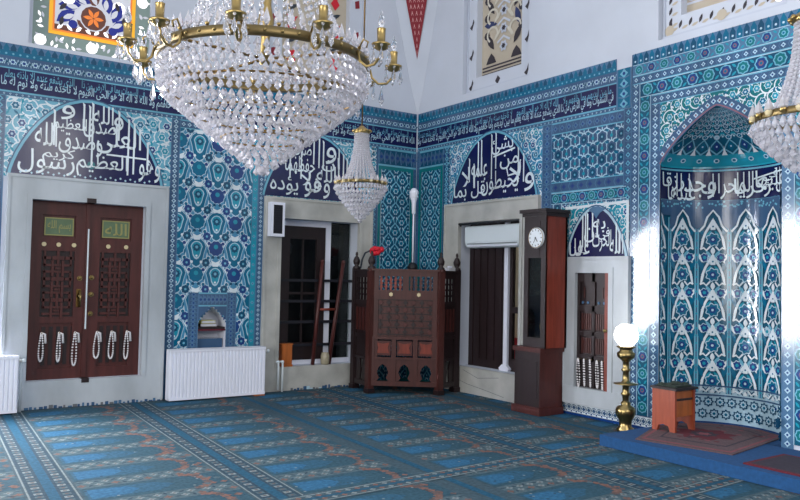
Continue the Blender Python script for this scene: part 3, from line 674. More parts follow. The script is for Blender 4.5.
# ------------------------------------------------------------------ floor and carpet
mb = MB(); mb.bx(-13, 3, -12, 2.5, -.2, -.012, 'stone_floor'); floor = structure(mb.build('floor'), 'stone floor hidden under the blue carpet', 'floor')
def fF(u, v, n=0.0): return (u, v, n)
I = Inlay(); I.STEP = .0005
XL = [-6.72, -5.44, -4.12, -2.83, -1.62, -.40]
def slant(x, y): return x + .045 * (y + 2.2)            # the rows run slightly askew to the wall
def P(pts): return [(slant(x, y), y) for x, y in pts]
def prect(a, b, c, d, k, L): I.poly(P([(a, c), (b, c), (b, d), (a, d)]), k, L)
I.clip = (-12.9, -.012, -11.9, -.012)
for xi, xl in enumerate(XL):
    xr = XL[xi + 1] if xi + 1 < len(XL) else xl + 1.28
    prect(xl - .035, xl + .035, -9.5, 0, 'c_line', 4)
    for s in ((-1, 1) if xi % 2 == 0 or xi == 1 else ()):
        e = xl + s * .085
        prect(e - .05, e + .05, -9.5, 0, 'c_dark', 2); prect(e - .062 * s - .006, e - .062 * s + .006, -9.5, 0, 'c_cream', 3); prect(e + .062 * s - .006, e + .062 * s + .006, -9.5, 0, 'c_cream', 3)
        for q in range(90):
            y = -.06 - q * .08
            prect(e - .028, e + .028, y - .022, y + .022, 'c_cream' if q % 2 == 0 else 'c_mix', 3); prect(e - .012, e + .012, y - .01, y + .01, 'c_brown', 4)
    f0, f1 = xl + .17, xr - .17; per = .545
    for q in range(14):
        y = -.32 - q * per; W = f1 - f0
        # blue prayer field, its sheen painted as brighter blue towards the foot
        prect(f0, f1, y - .19, y + .19, 'c_teal', 1)
        I.poly(P([(f0 + W * .02, y - .15), (f0 + W * .50, y - .13), (f0 + W * .64, y - .02), (f0 + W * .50, y + .09), (f0 + W * .02, y + .11)]), 'c_mid', 2)
        I.poly(P([(f0 + W * .04, y - .13), (f0 + W * .30, y - .11), (f0 + W * .38, y - .02), (f0 + W * .30, y + .07), (f0 + W * .04, y + .09)]), 'c_blue', 3)
        # niche head in rust flowers
        for k in range(9):
            a = -1.5 + 3.0 * k / 8; I.rosette(slant(f0 + W * .74 + .12 * math.cos(a), y), y - .02 + .19 * math.sin(a), .042, 5, 'c_orange' if k % 3 else 'c_brown', 4, .4)
        for k in range(8): I.rosette(slant(f0 + W * .90 + R.uniform(-.07, .07), y), y + R.uniform(-.2, .2), .03, 4, R.choice(('c_orange', 'c_brown', 'c_mix')), 4, .4)
        # flower band between fields
        yb = y - .295
        prect(f0, f1, yb - .10, yb + .10, 'c_mix', 2)
        for k in range(17):
            x = f0 + W * (k + .5) / 17; yy = yb + (.035 if k % 2 else -.035)
            I.rosette(slant(x, yy), yy, .034, 4, 'c_cream' if k % 4 else 'c_orange', 4, .5); I.disc(slant(x, yy), yy - .0, .01, 'c_brown', 5, 5)
            I.leaf(slant(x, yb), yb + (-.05 if k % 2 else .05), .06, .02, k, 'c_dark', 4)
        for k in range(10): I.disc(slant(f0 + W * R.random(), y), y + R.uniform(-.16, .12), .012, 'c_cream' if k % 2 else 'c_dark', 4, 5)
for yc in (-4.42, -5.75):
    for a, b, k in ((-.10, .10, 'c_base'), (-.016, .016, 'c_line'), (-.085, -.07, 'c_cream'), (.07, .085, 'c_cream')):
        I.poly([(-6.8, yc + a - .16), (0, yc + a + .16), (0, yc + b + .16), (-6.8, yc + b - .16)], k, 6 if k == 'c_base' else 7)
    for q in range(85):
        x = -6.7 + q * .08
        for s in (-1, 1):
            y = yc + .0235 * (x + 6.8) * 2 - .16 + s * .043; I.rosette(x, y, .026, 4, 'c_cream' if q % 2 else 'c_orange', 8, .4)
I.clip = None
mb = MB(); mb.bx(-12.9, -.012, -11.9, -.012, -.0115, -.0045, 'c_base'); I.into(mb, fF, -.0045)
tag(mb.build('prayer_carpet'), 'worn blue prayer carpet woven in rows of niches, covering the whole floor', 'carpet')

# ------------------------------------------------------------------ big double door in the left wall
door1 = structure(empty('door_1', (-4.55, .1, .30)), 'dark red wooden double door in a marble frame, left wall', 'door')
def carved(mb, F, u0, u1, v0, v1, n, k):
    w, h = (u1 - u0), (v1 - v0); rows = 6; d = .02
    for r in range(rows):
        a = v0 + h * r / rows; b = v0 + h * (r + 1) / rows; m = (a + b) / 2
        if r % 2 == 0:
            for q in range(3): mb.box(F, u0 + w * (.02 + q * .33), u0 + w * (.28 + q * .33), a + .01, a + .035, n, n + d, k); mb.box(F, u0 + w * (.02 + q * .33), u0 + w * (.28 + q * .33), b - .035, b - .01, n, n + d, k)
            for q in (0, 1): mb.box(F, u0 + w * (.28 + q * .34), u0 + w * (.36 + q * .34), a - .03, b + .03, n, n + d * 1.3, k)
            mb.box(F, u0 + w * .40, u0 + w * .60, m - .012, m + .012, n, n + d, k)
        else:
            for q in (0, 1): mb.box(F, u0 + w * (.0 + q * .74), u0 + w * (.26 + q * .74), m - .016, m + .016, n, n + d, k)
            mb.box(F, u0 + w * .46, u0 + w * .54, a - .02, b + .02, n, n + d * 1.2, k); mb.box(F, u0 + w * .3, u0 + w * .7, m - .02, m + .02, n, n + d, k)
            for q in (0, 1): mb.box(F, u0 + w * (.03 + q * .86), u0 + w * (.1 + q * .86), a - .03, b + .03, n, n + d, k)
for si, (a, b) in enumerate(((-5.155, -4.553), (-4.545, -3.94))):
    n0, n1 = -.14, -.09; mb = MB(); mb.box(fA, a, b, .30, 2.27, n0, n1, 'wood_door')
    e = .06
    for q in ((a, a + .13, .30, 2.27), (b - .13, b, .30, 2.27), (a + .13, b - .13, 2.12, 2.27), (a + .13, b - .13, 1.72, 1.86), (a + .13, b - .13, .92, .99), (a + .13, b - .13, .30, .42)): mb.box(fA, *q, n1, n1 + .022, 'wood_door')
    for q in range(5): mb.box(fA, a + .16 + q * .075, a + .20 + q * .075, .46, .88, n1, n1 + .008, 'wood_dark')
    leaf = mb.build('door_leaf', door1)
    mb = MB(); mb.box(fA, a + .13, b - .13, .99, 1.72, n1, n1 + .006, 'wood_dark'); carved(mb, fA, a + .145, b - .145, 1.0, 1.7, n1 + .006, 'wood_door'); mb.build('carved_lattice', leaf)
    mb = MB(); mb.box(fA, a + .15, b - .15, 1.89, 2.09, n1, n1 + .012, 'plaque_green')
    J = Inlay(); J.frame(a + .15, b - .15, 1.89, 2.09, .012, 'plaque_gold', 1); J.text('الله' if si else 'بسم الله', a + .18, b - .18, 1.92, 2.06, 'plaque_gold', 1); J.into(mb, fA, n1 + .012)
    mb.build('inscribed_plaque', leaf)
    for q in ((.15, .30, .46) if si == 0 else (.22, .42)):
        mb = MB(); c = fA(a + q, 1.79, n1 + .022)
        for t in range(8): mb.prism(fA, [(a + q + .024 * math.cos(PI * 2 * (t + x) / 8), 1.79 + .024 * math.sin(PI * 2 * (t + x) / 8)) for x in (0, .5, 1)] + [(a + q, 1.79)], n1 + .022, n1 + .03, 'ivory')
        mb.build('ivory_stud', leaf)
    h = b - .07 if si == 0 else a + .05
    for v in ((1.42, 1.22) if si == 0 else (1.43, 1.24, 1.02)):
        mb = MB(); J = [(h + .028 * math.cos(PI * q / 5), v + .028 * math.sin(PI * q / 5)) for q in range(10)]; mb.prism(fA, J, n1 + .022, n1 + .03, 'brass'); mb.ball(fA(h, v, n1 + .045), .018, 'brass'); mb.build('brass_boss', leaf)
    if si == 0: mb = MB(); mb.box(fA, h - .03, h + .02, 1.10, 1.30, n1 + .022, n1 + .03, 'darkbrass'); mb.tube([fA(h, 1.28, n1 + .05), fA(h, 1.2, n1 + .09), fA(h, 1.1, n1 + .06)], .012, 'brass'); mb.build('door_handle', leaf)
    hx = [-5.00, -4.82, -4.655] if si == 0 else [-4.42, -4.26, -4.09]
    for x in hx:
        mb = MB(); mb.tube([fA(x, .80, n1 + .0), fA(x, .80, n1 + .05), fA(x, .82, n1 + .06)], .006, 'brass', 6); mb.build('hook', leaf)
    if si == 0:
        ord_ = ['leftmost', 'second', 'third', 'fourth', 'fifth', 'sixth']
    for x in hx:
        k = ([-5.00, -4.82, -4.655, -4.42, -4.26, -4.09]).index(x)
        mb = MB(); hh = (.31, .32, .37, .30, .31, .32)[k]; w = (.03, .022, .03, .04, .035, .03)[k]; nb = 34
        o = fA(x, .805, n1 + .05)
        for q in range(nb):
            t = 2 * PI * q / nb; v = .815 - hh * (.5 - .5 * math.cos(t)); wv = w * math.sin(t) * (.35 + .65 * (.5 - .5 * math.cos(t)))
            mb.ball(fA(x + wv, v, n1 + .04 + .01 * math.cos(t)), .011, 'bead_white', 6, 4)
        mb.tube([fA(x, .815, n1 + .05), fA(x + .035, .80, n1 + .052), fA(x + .045, .70, n1 + .04)], [.009, .012, .014], 'bead_white', 6)
        tag(mb.build('prayer_beads', None, o), ['leftmost of the six white prayer bead loops hung on the big double door', 'second white prayer bead loop from the left on the big double door', 'third white bead loop from the left on the big double door, longest of the six', 'fourth white prayer bead loop from the left on the big double door', 'fifth white prayer bead loop from the left on the big double door', 'rightmost of the six white prayer bead loops hung on the big double door'][k], 'prayer beads', 'prayer beads on the double door')
mb = MB(); mb.box(fA, -4.575, -4.525, .28, 2.30, -.09, -.055, 'wood_door'); mb.box(fA, -4.60, -4.50, 2.27, 2.32, -.09, .06, 'wood_dark'); mb.box(fA, -4.59, -4.51, .26, .31, -.05, .05, 'wood_dark'); mb.build('meeting_stile', door1)
mb = MB(); mb.box(fA, -4.555, -4.54, .85, 1.98, -.055, -.047, 'white_plastic'); mb.build('pale_strip', door1)  # narrow white strip down the meeting stile

# ------------------------------------------------------------------ window with grille in the left wall (lower)
w5 = structure(empty('window_1', (-1.6, .16, .31)), 'tall dark window behind iron bars in the left wall, beside the loudspeaker', 'window')
mb = MB(); g = -.165
wall_cells(mb, fA, -2.19, -1.0, .31, 2.25, [(-2.12, -1.42, .37, 2.17), (-1.33, -1.0, .37, 2.25)], g - .05, g, 'white_paint'); mb.build('window_frame', w5)
mb = MB(); wall_cells(mb, fA, -2.12, -1.42, .37, 2.17, [(-1.96, -1.55, .6, 2.0)], g - .04, g + .01, 'wood_dark'); mb.box(fA, -1.765, -1.745, .6, 2.0, g - .03, g, 'wood_dark'); mb.box(fA, -1.96, -1.55, 1.25, 1.28, g - .03, g, 'wood_dark'); mb.build('window_sash', w5)
mb = MB(); mb.box(fA, -1.96, -1.55, .6, 2.0, g - .03, g - .024, 'glass_pane'); mb.box(fA, -1.33, -1.0, .37, 2.25, g - .03, g - .024, 'glass_pane'); mb.build('pane', w5)
for v in (1.44, 1.16, .88, .57):
    mb = MB(); mb.box(fA, -2.19, -1.0, v - .018, v + .018, g + .03, g + .055, 'ironbar'); mb.build('grille_bar', w5)
mb = MB()      # porch behind it; near-black walls and reveal lining stand in for its shade
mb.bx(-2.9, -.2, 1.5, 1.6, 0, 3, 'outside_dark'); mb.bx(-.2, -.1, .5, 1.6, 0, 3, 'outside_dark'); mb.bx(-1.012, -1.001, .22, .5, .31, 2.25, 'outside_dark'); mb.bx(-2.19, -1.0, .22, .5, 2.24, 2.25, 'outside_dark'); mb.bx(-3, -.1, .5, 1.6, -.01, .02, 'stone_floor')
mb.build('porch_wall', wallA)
for i, x in enumerate((-1.70,)):
    mb = MB(); mb.lathe((x, 1.0, .02), [(.0, 0), (.09, 0), (.09, .12), (.06, .16), (.055, 1.45), (.085, 1.54), (.085, 1.62), (0, 1.62)], 'white_plastic', 14)
    tag(mb.build('stone_post', None, (x, 1.0, .02)), 'pale stone post outside, seen dimly through the glass of the barred window', 'post')
# things on that sill
mb = MB(); wb = (-2.13, -1.99)
mb.box(fA, -2.13, -1.99, .335, .60, .0, .045, 'wood_orange'); mb.box(fA, -2.12, -2.0, .35, .59, .045, .05, 'wood_orange'); mb.box(fA, -2.14, -1.98, .312, .338, -.06, .05, 'wood_orange'); mb.box(fA, -2.14, -1.98, .595, .61, -.06, .05, 'wood_orange'); mb.box(fA, -2.13, -1.99, .335, .6, -.06, .0, 'wood_orange')
tag(mb.build('wooden_box', None, fA(-2.06, .312, 0)), 'small upright orange wooden box on the left end of the barred window sill', 'box')
mb = MB(); mb.lathe(fA(-1.47, .312, .0), [(0, 0), (.05, 0), (.06, .02), (.06, .12), (.05, .14), (.05, .16), (0, .16)], 'jar', 14); tag(mb.build('plastic_jar', None, fA(-1.47, .312, 0)), 'small cloudy plastic jar standing on the barred window sill', 'jar')
stand = empty('wooden_trestle', fA(-1.5, .312, -.02), 'folded red-brown wooden trestle leaning in the barred window', 'trestle')
for (a, za, b) in ((-1.50, 1.70, -1.66), (-1.17, 1.70, -1.41)):
    mb = MB(); mb.tube([fA(b, .312, .0), fA(a, za, -.08)], [.028, .026], 'wood_door', 8); mb.ball(fA(a, za, -.08), .03, 'wood_door'); mb.build('leg', stand)
mb = MB(); mb.tube([fA(-1.575, 1.05, -.04), fA(-1.29, 1.05, -.04)], .018, 'wood_red', 8); mb.build('stretcher', stand)
# loudspeaker on the marble
sp = empty('loudspeaker', fA(-2.30, 2.02, .05), 'narrow dark column loudspeaker with white rim on the marble window frame', 'loudspeaker')
mb = MB(); wall_cells(mb, fA, -2.39, -2.20, 2.0, 2.44, [(-2.36, -2.23, 2.035, 2.405)], .045, .155, 'white_paint'); mb.box(fA, -2.37, -2.22, 2.02, 2.42, .05, .12, 'white_paint'); mb.build('housing', sp)
mb = MB(); mb.box(fA, -2.36, -2.23, 2.035, 2.405, .12, .148, 'black')
for q in range(12): mb.box(fA, -2.355, -2.235, 2.045 + q * .03, 2.055 + q * .03, .148, .152, 'ironbar')
mb.build('grille', sp)

# ------------------------------------------------------------------ radiators and heating pipes
def radiator(u0, u1, label):
    d0, d1, z0, z1 = .12, .25, .015, .605
    r = empty('radiator', fA((u0 + u1) / 2, .0, .19), label, 'radiator', 'white panel radiators under the walls')
    mb = MB(); n = int((u1 - u0) / .042)
    mb.box(fA, u0 + .01, u1 - .01, z0 + .02, z1 - .03, d0 + .02, d1 - .012, 'white_paint')
    for i in range(n):
        c = u0 + (i + .5) * (u1 - u0) / n; w = (u1 - u0) / n
        mb.prism(lambda u, v, nn: fA(u, nn, v), [(c - w * .46, d1 - .012), (c - w * .28, d1), (c + w * .28, d1), (c + w * .46, d1 - .012)], z0 + .03, z1 - .03, 'white_paint')
    mb.box(fA, u0, u1, z0, z0 + .03, d1 - .03, d1, 'white_paint'); mb.box(fA, u0, u1, z1 - .035, z1 - .02, d1 - .03, d1, 'white_paint'); mb.build('panel', r)
    mb = MB()
    mb.box(fA, u0, u1, z1 - .02, z1, d1 - .008, d1, 'white_paint'); mb.box(fA, u0, u1, z1 - .02, z1, d0, d0 + .008, 'white_paint')
    for i in range(40):
        c = u0 + (i + .5) * (u1 - u0) / 40; mb.box(fA, c - .008, c + .008, z1 - .006, z1, d0, d1, 'white_paint')
    mb.build('top_grille', r)
    for s in (u0, u1 - .012): mb = MB(); mb.box(fA, s, s + .012, z0, z1, d0, d1 - .01, 'white_paint'); mb.build('side_cover', r)
    for s in (u0 + .2, u1 - .2): mb = MB(); mb.box(fA, s - .02, s + .02, .0, z0 + .1, d0 - .115, d0 + .02, 'white_paint'); mb.build('bracket', r)
    mb = MB(); mb.tube([fA(u1, z1 - .06, .19), fA(u1 + .05, z1 - .06, .19)], .016, 'offwhite', 8); mb.ball(fA(u1 + .055, z1 - .06, .19), .024, 'white_plastic'); mb.build('valve', r)
    return r
radiator(-3.67, -2.46, 'white ribbed radiator below the tall tile panel with the small niche')
radiator(-6.5, -5.255, 'white ribbed radiator cut off at the left edge, beside the marble door frame')
mb = MB(); mb.box(fA, -2.60, -2.47, .0, .012, .1, .27, 'wood_orange'); tag(mb.build('wooden_block'), 'thin orange wooden block under the right end of the long radiator', 'block')
for i, x in enumerate((-2.21, -2.15)):
    mb = MB(); mb.tube([fA(x, .0 if i else .03, .10), fA(x, .32, .10), fA(x - .0, .37, .10), fA(x - .02, .39, .075)], .014, 'white_plastic', 8); mb.ball(fA(x, .385, .1), .02, 'white_plastic')
    tag(mb.build('heating_pipe', None, fA(x, .0, .1)), ['left one of the two white heating pipes standing by the barred window sill', 'right one of the two white heating pipes standing by the barred window sill'][i], 'pipe', 'white heating pipes')
for i, x in enumerate((-5.215,)):
    mb = MB(); mb.tube([fA(x, .0, .12), fA(x, .5, .12), fA(x, .56, .12)], .014, 'white_plastic', 8); tag(mb.build('heating_pipe', None, fA(x, 0, .12)), 'white heating pipe beside the left-edge radiator and the double door frame', 'pipe')

# ------------------------------------------------------------------ lower window in the right wall
w6 = structure(empty('window_2', fB(1.65, .34, -.16)), 'half shuttered window in the right wall, behind the tall clock', 'window')
g = -.17; mb = MB()
mb.box(fB, 1.14, 1.76, .34, 2.26, g - .05, g, 'wood_dark')
for q in range(4): mb.box(fB, 1.18 + q * .145, 1.28 + q * .145, .45, 1.95, g, g + .012, 'wood_dark')
mb.box(fB, 1.06, 1.14, .34, 2.26, g - .05, g + .01, 'wood_dark'); mb.build('shutter', w6)
mb = MB(); mb.box(fB, 1.77, 1.84, .36, 2.26, g - .03, g + .03, 'white_paint'); mb.prism(fB, [(1.73, .34), (1.88, .34), (1.90, .37), (1.84, .42), (1.77, .42), (1.71, .37)], g - .03, g + .05, 'white_paint'); mb.build('window_post', w6)
mb = MB(); mb.box(fB, 1.845, 1.90, .34, 2.26, g - .05, g, 'wood_dark'); mb.box(fB, 1.90, 2.24, 1.08, 1.16, g - .05, g, 'wood_dark'); mb.box(fB, 1.90, 2.24, .34, .5, g - .05, g, 'wood_dark'); mb.box(fB, 1.90, 2.24, 2.1, 2.26, g - .05, g, 'wood_dark'); mb.build('window_frame', w6)
mb = MB(); mb.box(fB, 1.90, 2.24, .5, 2.1, g - .03, g - .026, 'glass_pane'); mb.build('pane', w6)
mb = MB(); mb.bx(1.6, 1.7, -5, 1, -.01, 4.5, 'outside_wall'); structure(mb.build('trim_1'), 'sunlit beige courtyard wall seen through the right window', 'wall')
mb = MB(); mb.bx(1.3, 1.59, -1.0, -.3, .34, .46, 'outside_red'); mb.bx(1.35, 1.55, -.95, -.35, 0, .34, 'outside_dark'); mb.bx(1.5, 1.59, -1.0, -.3, .46, .62, 'outside_red'); tag(mb.build('red_bench', None, (1.45, -.65, 0)), 'small bit of red bench outside, glimpsed through the right window', 'bench')
ac = empty('air_conditioner', fB(1.7, 1.94, -.05), 'white wall-mounted air conditioner at the head of the right-hand window recess', 'air conditioner')
prof = [(-.15, 1.92), (.0, 1.92), (.035, 1.95), (.05, 2.0), (.05, 2.19), (.03, 2.205), (-.15, 2.205)]
mb = MB(); mb.prism(lambda n, v, u: fB(u, v, n), prof, 1.20, 2.23, 'white_plastic'); mb.build('case', ac)
mb = MB(); mb.box(fB, 1.24, 2.19, 1.965, 1.975, .03, .046, 'marble_vein'); mb.box(fB, 1.24, 2.19, 1.935, 1.955, .0, .036, 'white_paint'); mb.build('louvre', ac)
rod = empty('curtain_rod', fB(1.7, 2.23, .06), 'dark curtain rod across the top of the right-hand window recess', 'curtain rod')
mb = MB(); mb.tube([fB(1.10, 2.235, .075), fB(2.24, 2.235, .075)], .012, 'black', 8); mb.build('pole', rod)
for u in (1.14, 1.5, 1.9): mb = MB(); mb.tube([fB(u, 2.235, .045), fB(u, 2.235, .08)], .01, 'black', 6); mb.ball(fB(u, 2.22, .08), .016, 'black'); mb.build('bracket', rod)

# ------------------------------------------------------------------ small door in the right wall with beads
d2 = structure(empty('door_2', fB(3.38, .33, -.1)), 'small dark wooden cupboard door in a marble frame, between the clock and the prayer niche', 'door')
mb = MB(); n1 = -.005; mb.box(fB, 3.15, 3.62, .33, 1.60, -.06, n1, 'wood_dark')
for q in ((3.15, 3.19, .33, 1.6), (3.19, 3.57, 1.5, 1.6), (3.19, 3.57, 1.17, 1.24), (3.19, 3.57, .90, .95), (3.19, 3.57, .62, .69), (3.36, 3.40, .33, 1.6)): mb.box(fB, *q, n1, n1 + .02, 'wood_dark')
dl = mb.build('door_leaf', d2)
mb = MB(); mb.box(fB, 3.57, 3.62, .33, 1.60, n1, n1 + .06, 'wood_red'); mb.build('door_edge', d2)
for i in range(2):
    for v0, v1 in ((.97, 1.15), (.71, .88)):
        mb = MB(); u = 3.21 + i * .2
        for q in range(5): mb.box(fB, u + q * .03, u + .02 + q * .03, v0, v1, n1, n1 + .014, 'wood_brown')
        mb.build('slat_panel', dl)
for q in range(5): mb = MB(); u = 3.22 + q * .075; mb.prism(fB, [(u + .013 * math.cos(PI * t / 4), 1.27 + .016 * math.sin(PI * t / 4)) for t in range(8)], n1, n1 + .012, 'greyblue'); mb.build('inlaid_star', dl)
for q in range(3): mb = MB(); u = 3.235 + q * .13; mb.box(fB, u, u + .012, 1.32, 1.44, n1, n1 + .01, 'wood_brown'); mb.build('inlay_strip', dl)
mb = MB(); mb.ball(fB(3.60, .98, n1 + .09), .02, 'brass'); mb.tube([fB(3.60, .98, n1 + .06), fB(3.60, .98, n1 + .09)], .008, 'brass', 6); mb.build('knob', d2)
for i, (u, hh, w) in enumerate(((3.215, .31, .018), (3.30, .29, .006), (3.385, .29, .006), (3.48, .29, .016), (3.55, .30, .006))):
    mb = MB(); nb = 30
    for q in range(nb):
        t = 2 * PI * q / nb; mb.ball(fB(u + w * math.sin(t), .645 - hh * (.5 - .5 * math.cos(t)), n1 + .065 + .008 * math.cos(t)), .0095, 'bead_white', 6, 4)
    tag(mb.build('prayer_beads', None, fB(u, .64, n1 + .05)), ['leftmost white prayer bead loop on the small cupboard door', 'second white prayer bead string from the left on the small cupboard door', 'middle white prayer bead string of five on the small cupboard door', 'fourth white prayer bead loop from the left on the small cupboard door', 'rightmost white prayer bead string on the small cupboard door, next to its red edge'][i], 'prayer beads', 'prayer beads on the small door')
    mb = MB(); mb.tube([fB(u, .645, n1 + .02), fB(u, .645, n1 + .07)], .006, 'brass', 6); mb.build('hook', dl)

# ------------------------------------------------------------------ upper windows
def sill_box(F, u0, u1, v0, v1, d, mb, k='plaster_shade'): mb.box(F, u0, u1, v0, v1, -d - .02, -d, k)
# stained glass above the door
w1 = structure(empty('window_3', fA(-4.55, 3.97, -.2)), 'stained glass window above the double door, blue fan and yellow stripes', 'window'); D = -.22
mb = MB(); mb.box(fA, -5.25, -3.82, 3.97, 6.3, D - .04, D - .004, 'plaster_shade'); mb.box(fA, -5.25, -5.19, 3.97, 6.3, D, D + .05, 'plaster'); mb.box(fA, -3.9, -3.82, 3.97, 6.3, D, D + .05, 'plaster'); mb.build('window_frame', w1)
I = Inlay(); I.STEP = .0015; I.clip = (-5.19, -3.9, 3.98, 6.3)
I.rect(-5.19, -3.9, 3.98, 6.3, 'g_green', 1)
rr = random.Random(4)
for q in range(10):
    for (u, v) in ((-5.10 + q * .13, 4.09), (-5.10, 4.1 + q * .16), (-3.98, 4.1 + q * .16)):
        for t in range(3): I.leaf(u + rr.uniform(-.05, .05), v + rr.uniform(-.05, .05), .07, .03, rr.uniform(0, 3), rr.choice(('g_white', 'g_pale', 'g_white')), 2)
for (u, v) in ((-5.10, 4.09), (-4.55, 4.09), (-3.99, 4.09), (-5.10, 4.75), (-3.99, 4.75), (-5.1, 5.4), (-3.99, 5.4)): I.disc(u, v, .065, 'g_white', 3, 12)
I.frame(-5.02, -4.07, 4.18, 6.4, .04, 'g_yellow', 4); I.frame(-4.98, -4.11, 4.22, 6.4, .02, 'g_orange', 5); I.rect(-4.96, -4.13, 4.24, 6.3, 'g_pale', 3)
I.rect(-4.96, -4.13, 4.24, 4.30, 'g_brown', 4)
for q in range(8): I.leaf(-4.9 + q * .1, 4.28, .09, .04, .8 * (-1) ** q, 'g_white', 5)
c = (-4.545, 4.44)
for q in range(7):
    a = PI * q / 6; u, v = c[0] + .30 * math.cos(a), c[1] - .03 + .28 * math.sin(a)
    I.leaf(u, v, .25, .13, a + (.7 if q != 3 else 0), 'g_blue' if q % 2 == 0 or q in (1, 5) else 'g_brown', 6); I.leaf(u - .03 * math.cos(a), v - .03 * math.sin(a), .14, .06, a + .5, 'g_pale', 7); I.leaf(u + .08 * math.cos(a + 1), v + .08 * math.sin(a + 1), .12, .05, a + 1.4, 'g_dark', 7)
I.disc(c[0], c[1], .155, 'g_pale', 8, 14); I.disc(c[0], c[1], .14, 'g_brown', 9, 14)
for q in range(6): I.leaf(c[0] + .06 * math.cos(PI * q / 3), c[1] + .06 * math.sin(PI * q / 3), .11, .045, PI * q / 3, 'g_orange', 10)
for s in (-1, 1):
    for v in (4.62, 4.95): I.disc(c[0] + s * .28, v, .075, 'g_white', 6, 12)
    I.disc(c[0] + s * .22, 4.33, .05, 'g_blue', 7, 10); I.leaf(c[0] + s * .12, 4.34, .16, .07, s * .7, 'g_brown', 7)
I.disc(c[0], 4.85, .13, 'g_blue', 6, 12); I.disc(c[0], 4.85, .07, 'g_orange', 7, 8)
I.build('pane', fA, w1, D)
# cream lattice windows
def lattice_window(F, name, u0, u1, v0, b, label, mode):
    w = structure(empty(name, F((u0 + u1) / 2, v0, -.08)), label, 'window'); D = -.07
    mb = MB(); wall_cells(mb, F, u0, u1, v0, 6.3, [(u0 + b, u1 - b, v0 + b, 6.2)], D - .1, D, 'plaster'); 
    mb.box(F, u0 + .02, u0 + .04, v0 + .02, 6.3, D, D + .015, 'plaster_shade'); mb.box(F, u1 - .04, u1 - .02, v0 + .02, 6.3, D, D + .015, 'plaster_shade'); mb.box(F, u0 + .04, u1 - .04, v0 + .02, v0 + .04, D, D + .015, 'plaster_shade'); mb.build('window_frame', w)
    mb = MB(); mb.box(F, u0 + b, u1 - b, v0 + b, 6.2, D - .14, D - .1, 'g_sand'); I = Inlay(); I.STEP = .0015
    uc = (u0 + u1) / 2; W = u1 - u0
    I.clip = (u0 + .02, u1 - .02, v0 + .02, 6.25)
    if mode == 'scroll':
        for q in range(5):       # little diamond holes along the surround
            v = v0 + b * .5 + q * .42
            for u in (u0 + b * .5, u1 - b * .5): I.poly([(u - .045, v - .02), (u + .0, v + .015), (u + .03, v + .09), (u + .045, v + .04), (u + .0, v - .07)], 'g_dark', 68)
        I.poly([(uc - .05, v0 + b * .4), (uc, v0 + b * .75), (uc + .05, v0 + b * .5), (uc, v0 + b * .15)], 'g_dark', 68)
        for q in range(3): I.rect(u0 + b + .02, u1 - b - .02, v0 + b + .03 + q * .045, v0 + b + .052 + q * .045, 'g_dark', 3)
        for s in (-1, 1):
            I.poly([(uc + s * .24 - .1, v0 + b + .17), (uc + s * .24 + .1, v0 + b + .17), (uc + s * .24 + .06, v0 + b + .25), (uc + s * .24, v0 + b + .31), (uc + s * .24 - .06, v0 + b + .25)], 'g_dark', 4)
            for q in range(8):
                v = v0 + b + .46 + q * .24
                I.leaf(uc + s * .26, v, .26, .10, s * 1.0 + (q % 2) * .9, 'g_navy' if q % 2 else 'g_dark', 4); I.disc(uc + s * .33, v + .1, .055, 'g_dark', 5, 8); I.leaf(uc + s * .12, v + .08, .22, .05, -s * .8, 'plaster_cream', 6); I.ring(uc + s * .22, v + .1, .10, .03, 'plaster_cream', 6, 10, 0, 4.2)
        for q in range(8):
            v = v0 + b + .36 + q * .24; I.rosette(uc, v, .08, 6, 'plaster_shade', 7); I.rosette(uc, v, .04, 6, 'g_dark', 8); I.stroke([(uc - .12, v + .06), (uc, v + .13), (uc + .12, v + .06)], .03, 'plaster', 7)
    elif mode == 'tulip':
        for q in range(5):
            v = v0 + .45 + q * .45
            for u in (uc + W * .22, uc - W * .22): I.poly([(u - .07, v), (u, v - .09), (u + .07, v), (u + .03, v + .06), (u + .09, v + .16), (u, v + .12), (u - .09, v + .16), (u - .03, v + .06)], 'red_flower', 4); I.leaf(u, v - .18, .2, .06, .5, 'stem_dark', 4)
            u = u1 - b * .5; I.poly([(u - .03, v - .03), (u + .04, v - .01), (u + .03, v + .10), (u - .04, v + .07)], 'redpaint', 68); u = u0 + b * .5; I.poly([(u - .03, v - .03), (u + .04, v - .01), (u + .03, v + .10), (u - .04, v + .07)], 'redpaint', 68)
    else:
        for q in range(12):
            for (u, v) in ((u0 + .1 + q * .115, v0 + .1), (u0 + .1, v0 + .15 + q * .11), (u1 - .1, v0 + .15 + q * .11)):
                I.leaf(u, v + .03, .09, .035, 1.2, 'g_dark', 68); I.leaf(u + .05, v - .01, .08, .03, .3, 'g_sand', 68)
        for (u, v) in ((u0 + .09, v0 + .09), (uc + .0, v0 + .10), (u1 - .1, v0 + .12), (u0 + .09, v0 + .7), (u1 - .09, v0 + .7)): I.disc(u, v, .055, 'g_white' if u > uc else 'g_sand', 70, 12)
        for q in range(3): I.rect(u0 + b, u1 - b, v0 + b + .02 + q * .05, v0 + b + .045 + q * .05, 'g_sand' if q == 1 else 'plaster', 3)
        for q in range(6):
            for j in range(5): I.leaf(u0 + b + .12 + q * .17, v0 + b + .28 + j * .22, .22, .09, .9 * (-1) ** (q + j), 'g_navy' if (q + j) % 2 else 'g_dark', 4); I.disc(u0 + b + .06 + q * .17, v0 + b + .2 + j * .22, .05, 'plaster', 5, 8)
    I.into(mb, F, D - .1); mb.build('plaster_lattice', w)
lattice_window(fA, 'window_4', -2.44, -.93, 3.97, .24, 'cream plaster lattice window with red tulips, behind the big chandelier', 'tulip')
lattice_window(fB, 'window_5', 1.03, 2.30, 4.03, .2, 'tall cream plaster lattice window with dark scrolls on the right wall', 'scroll')
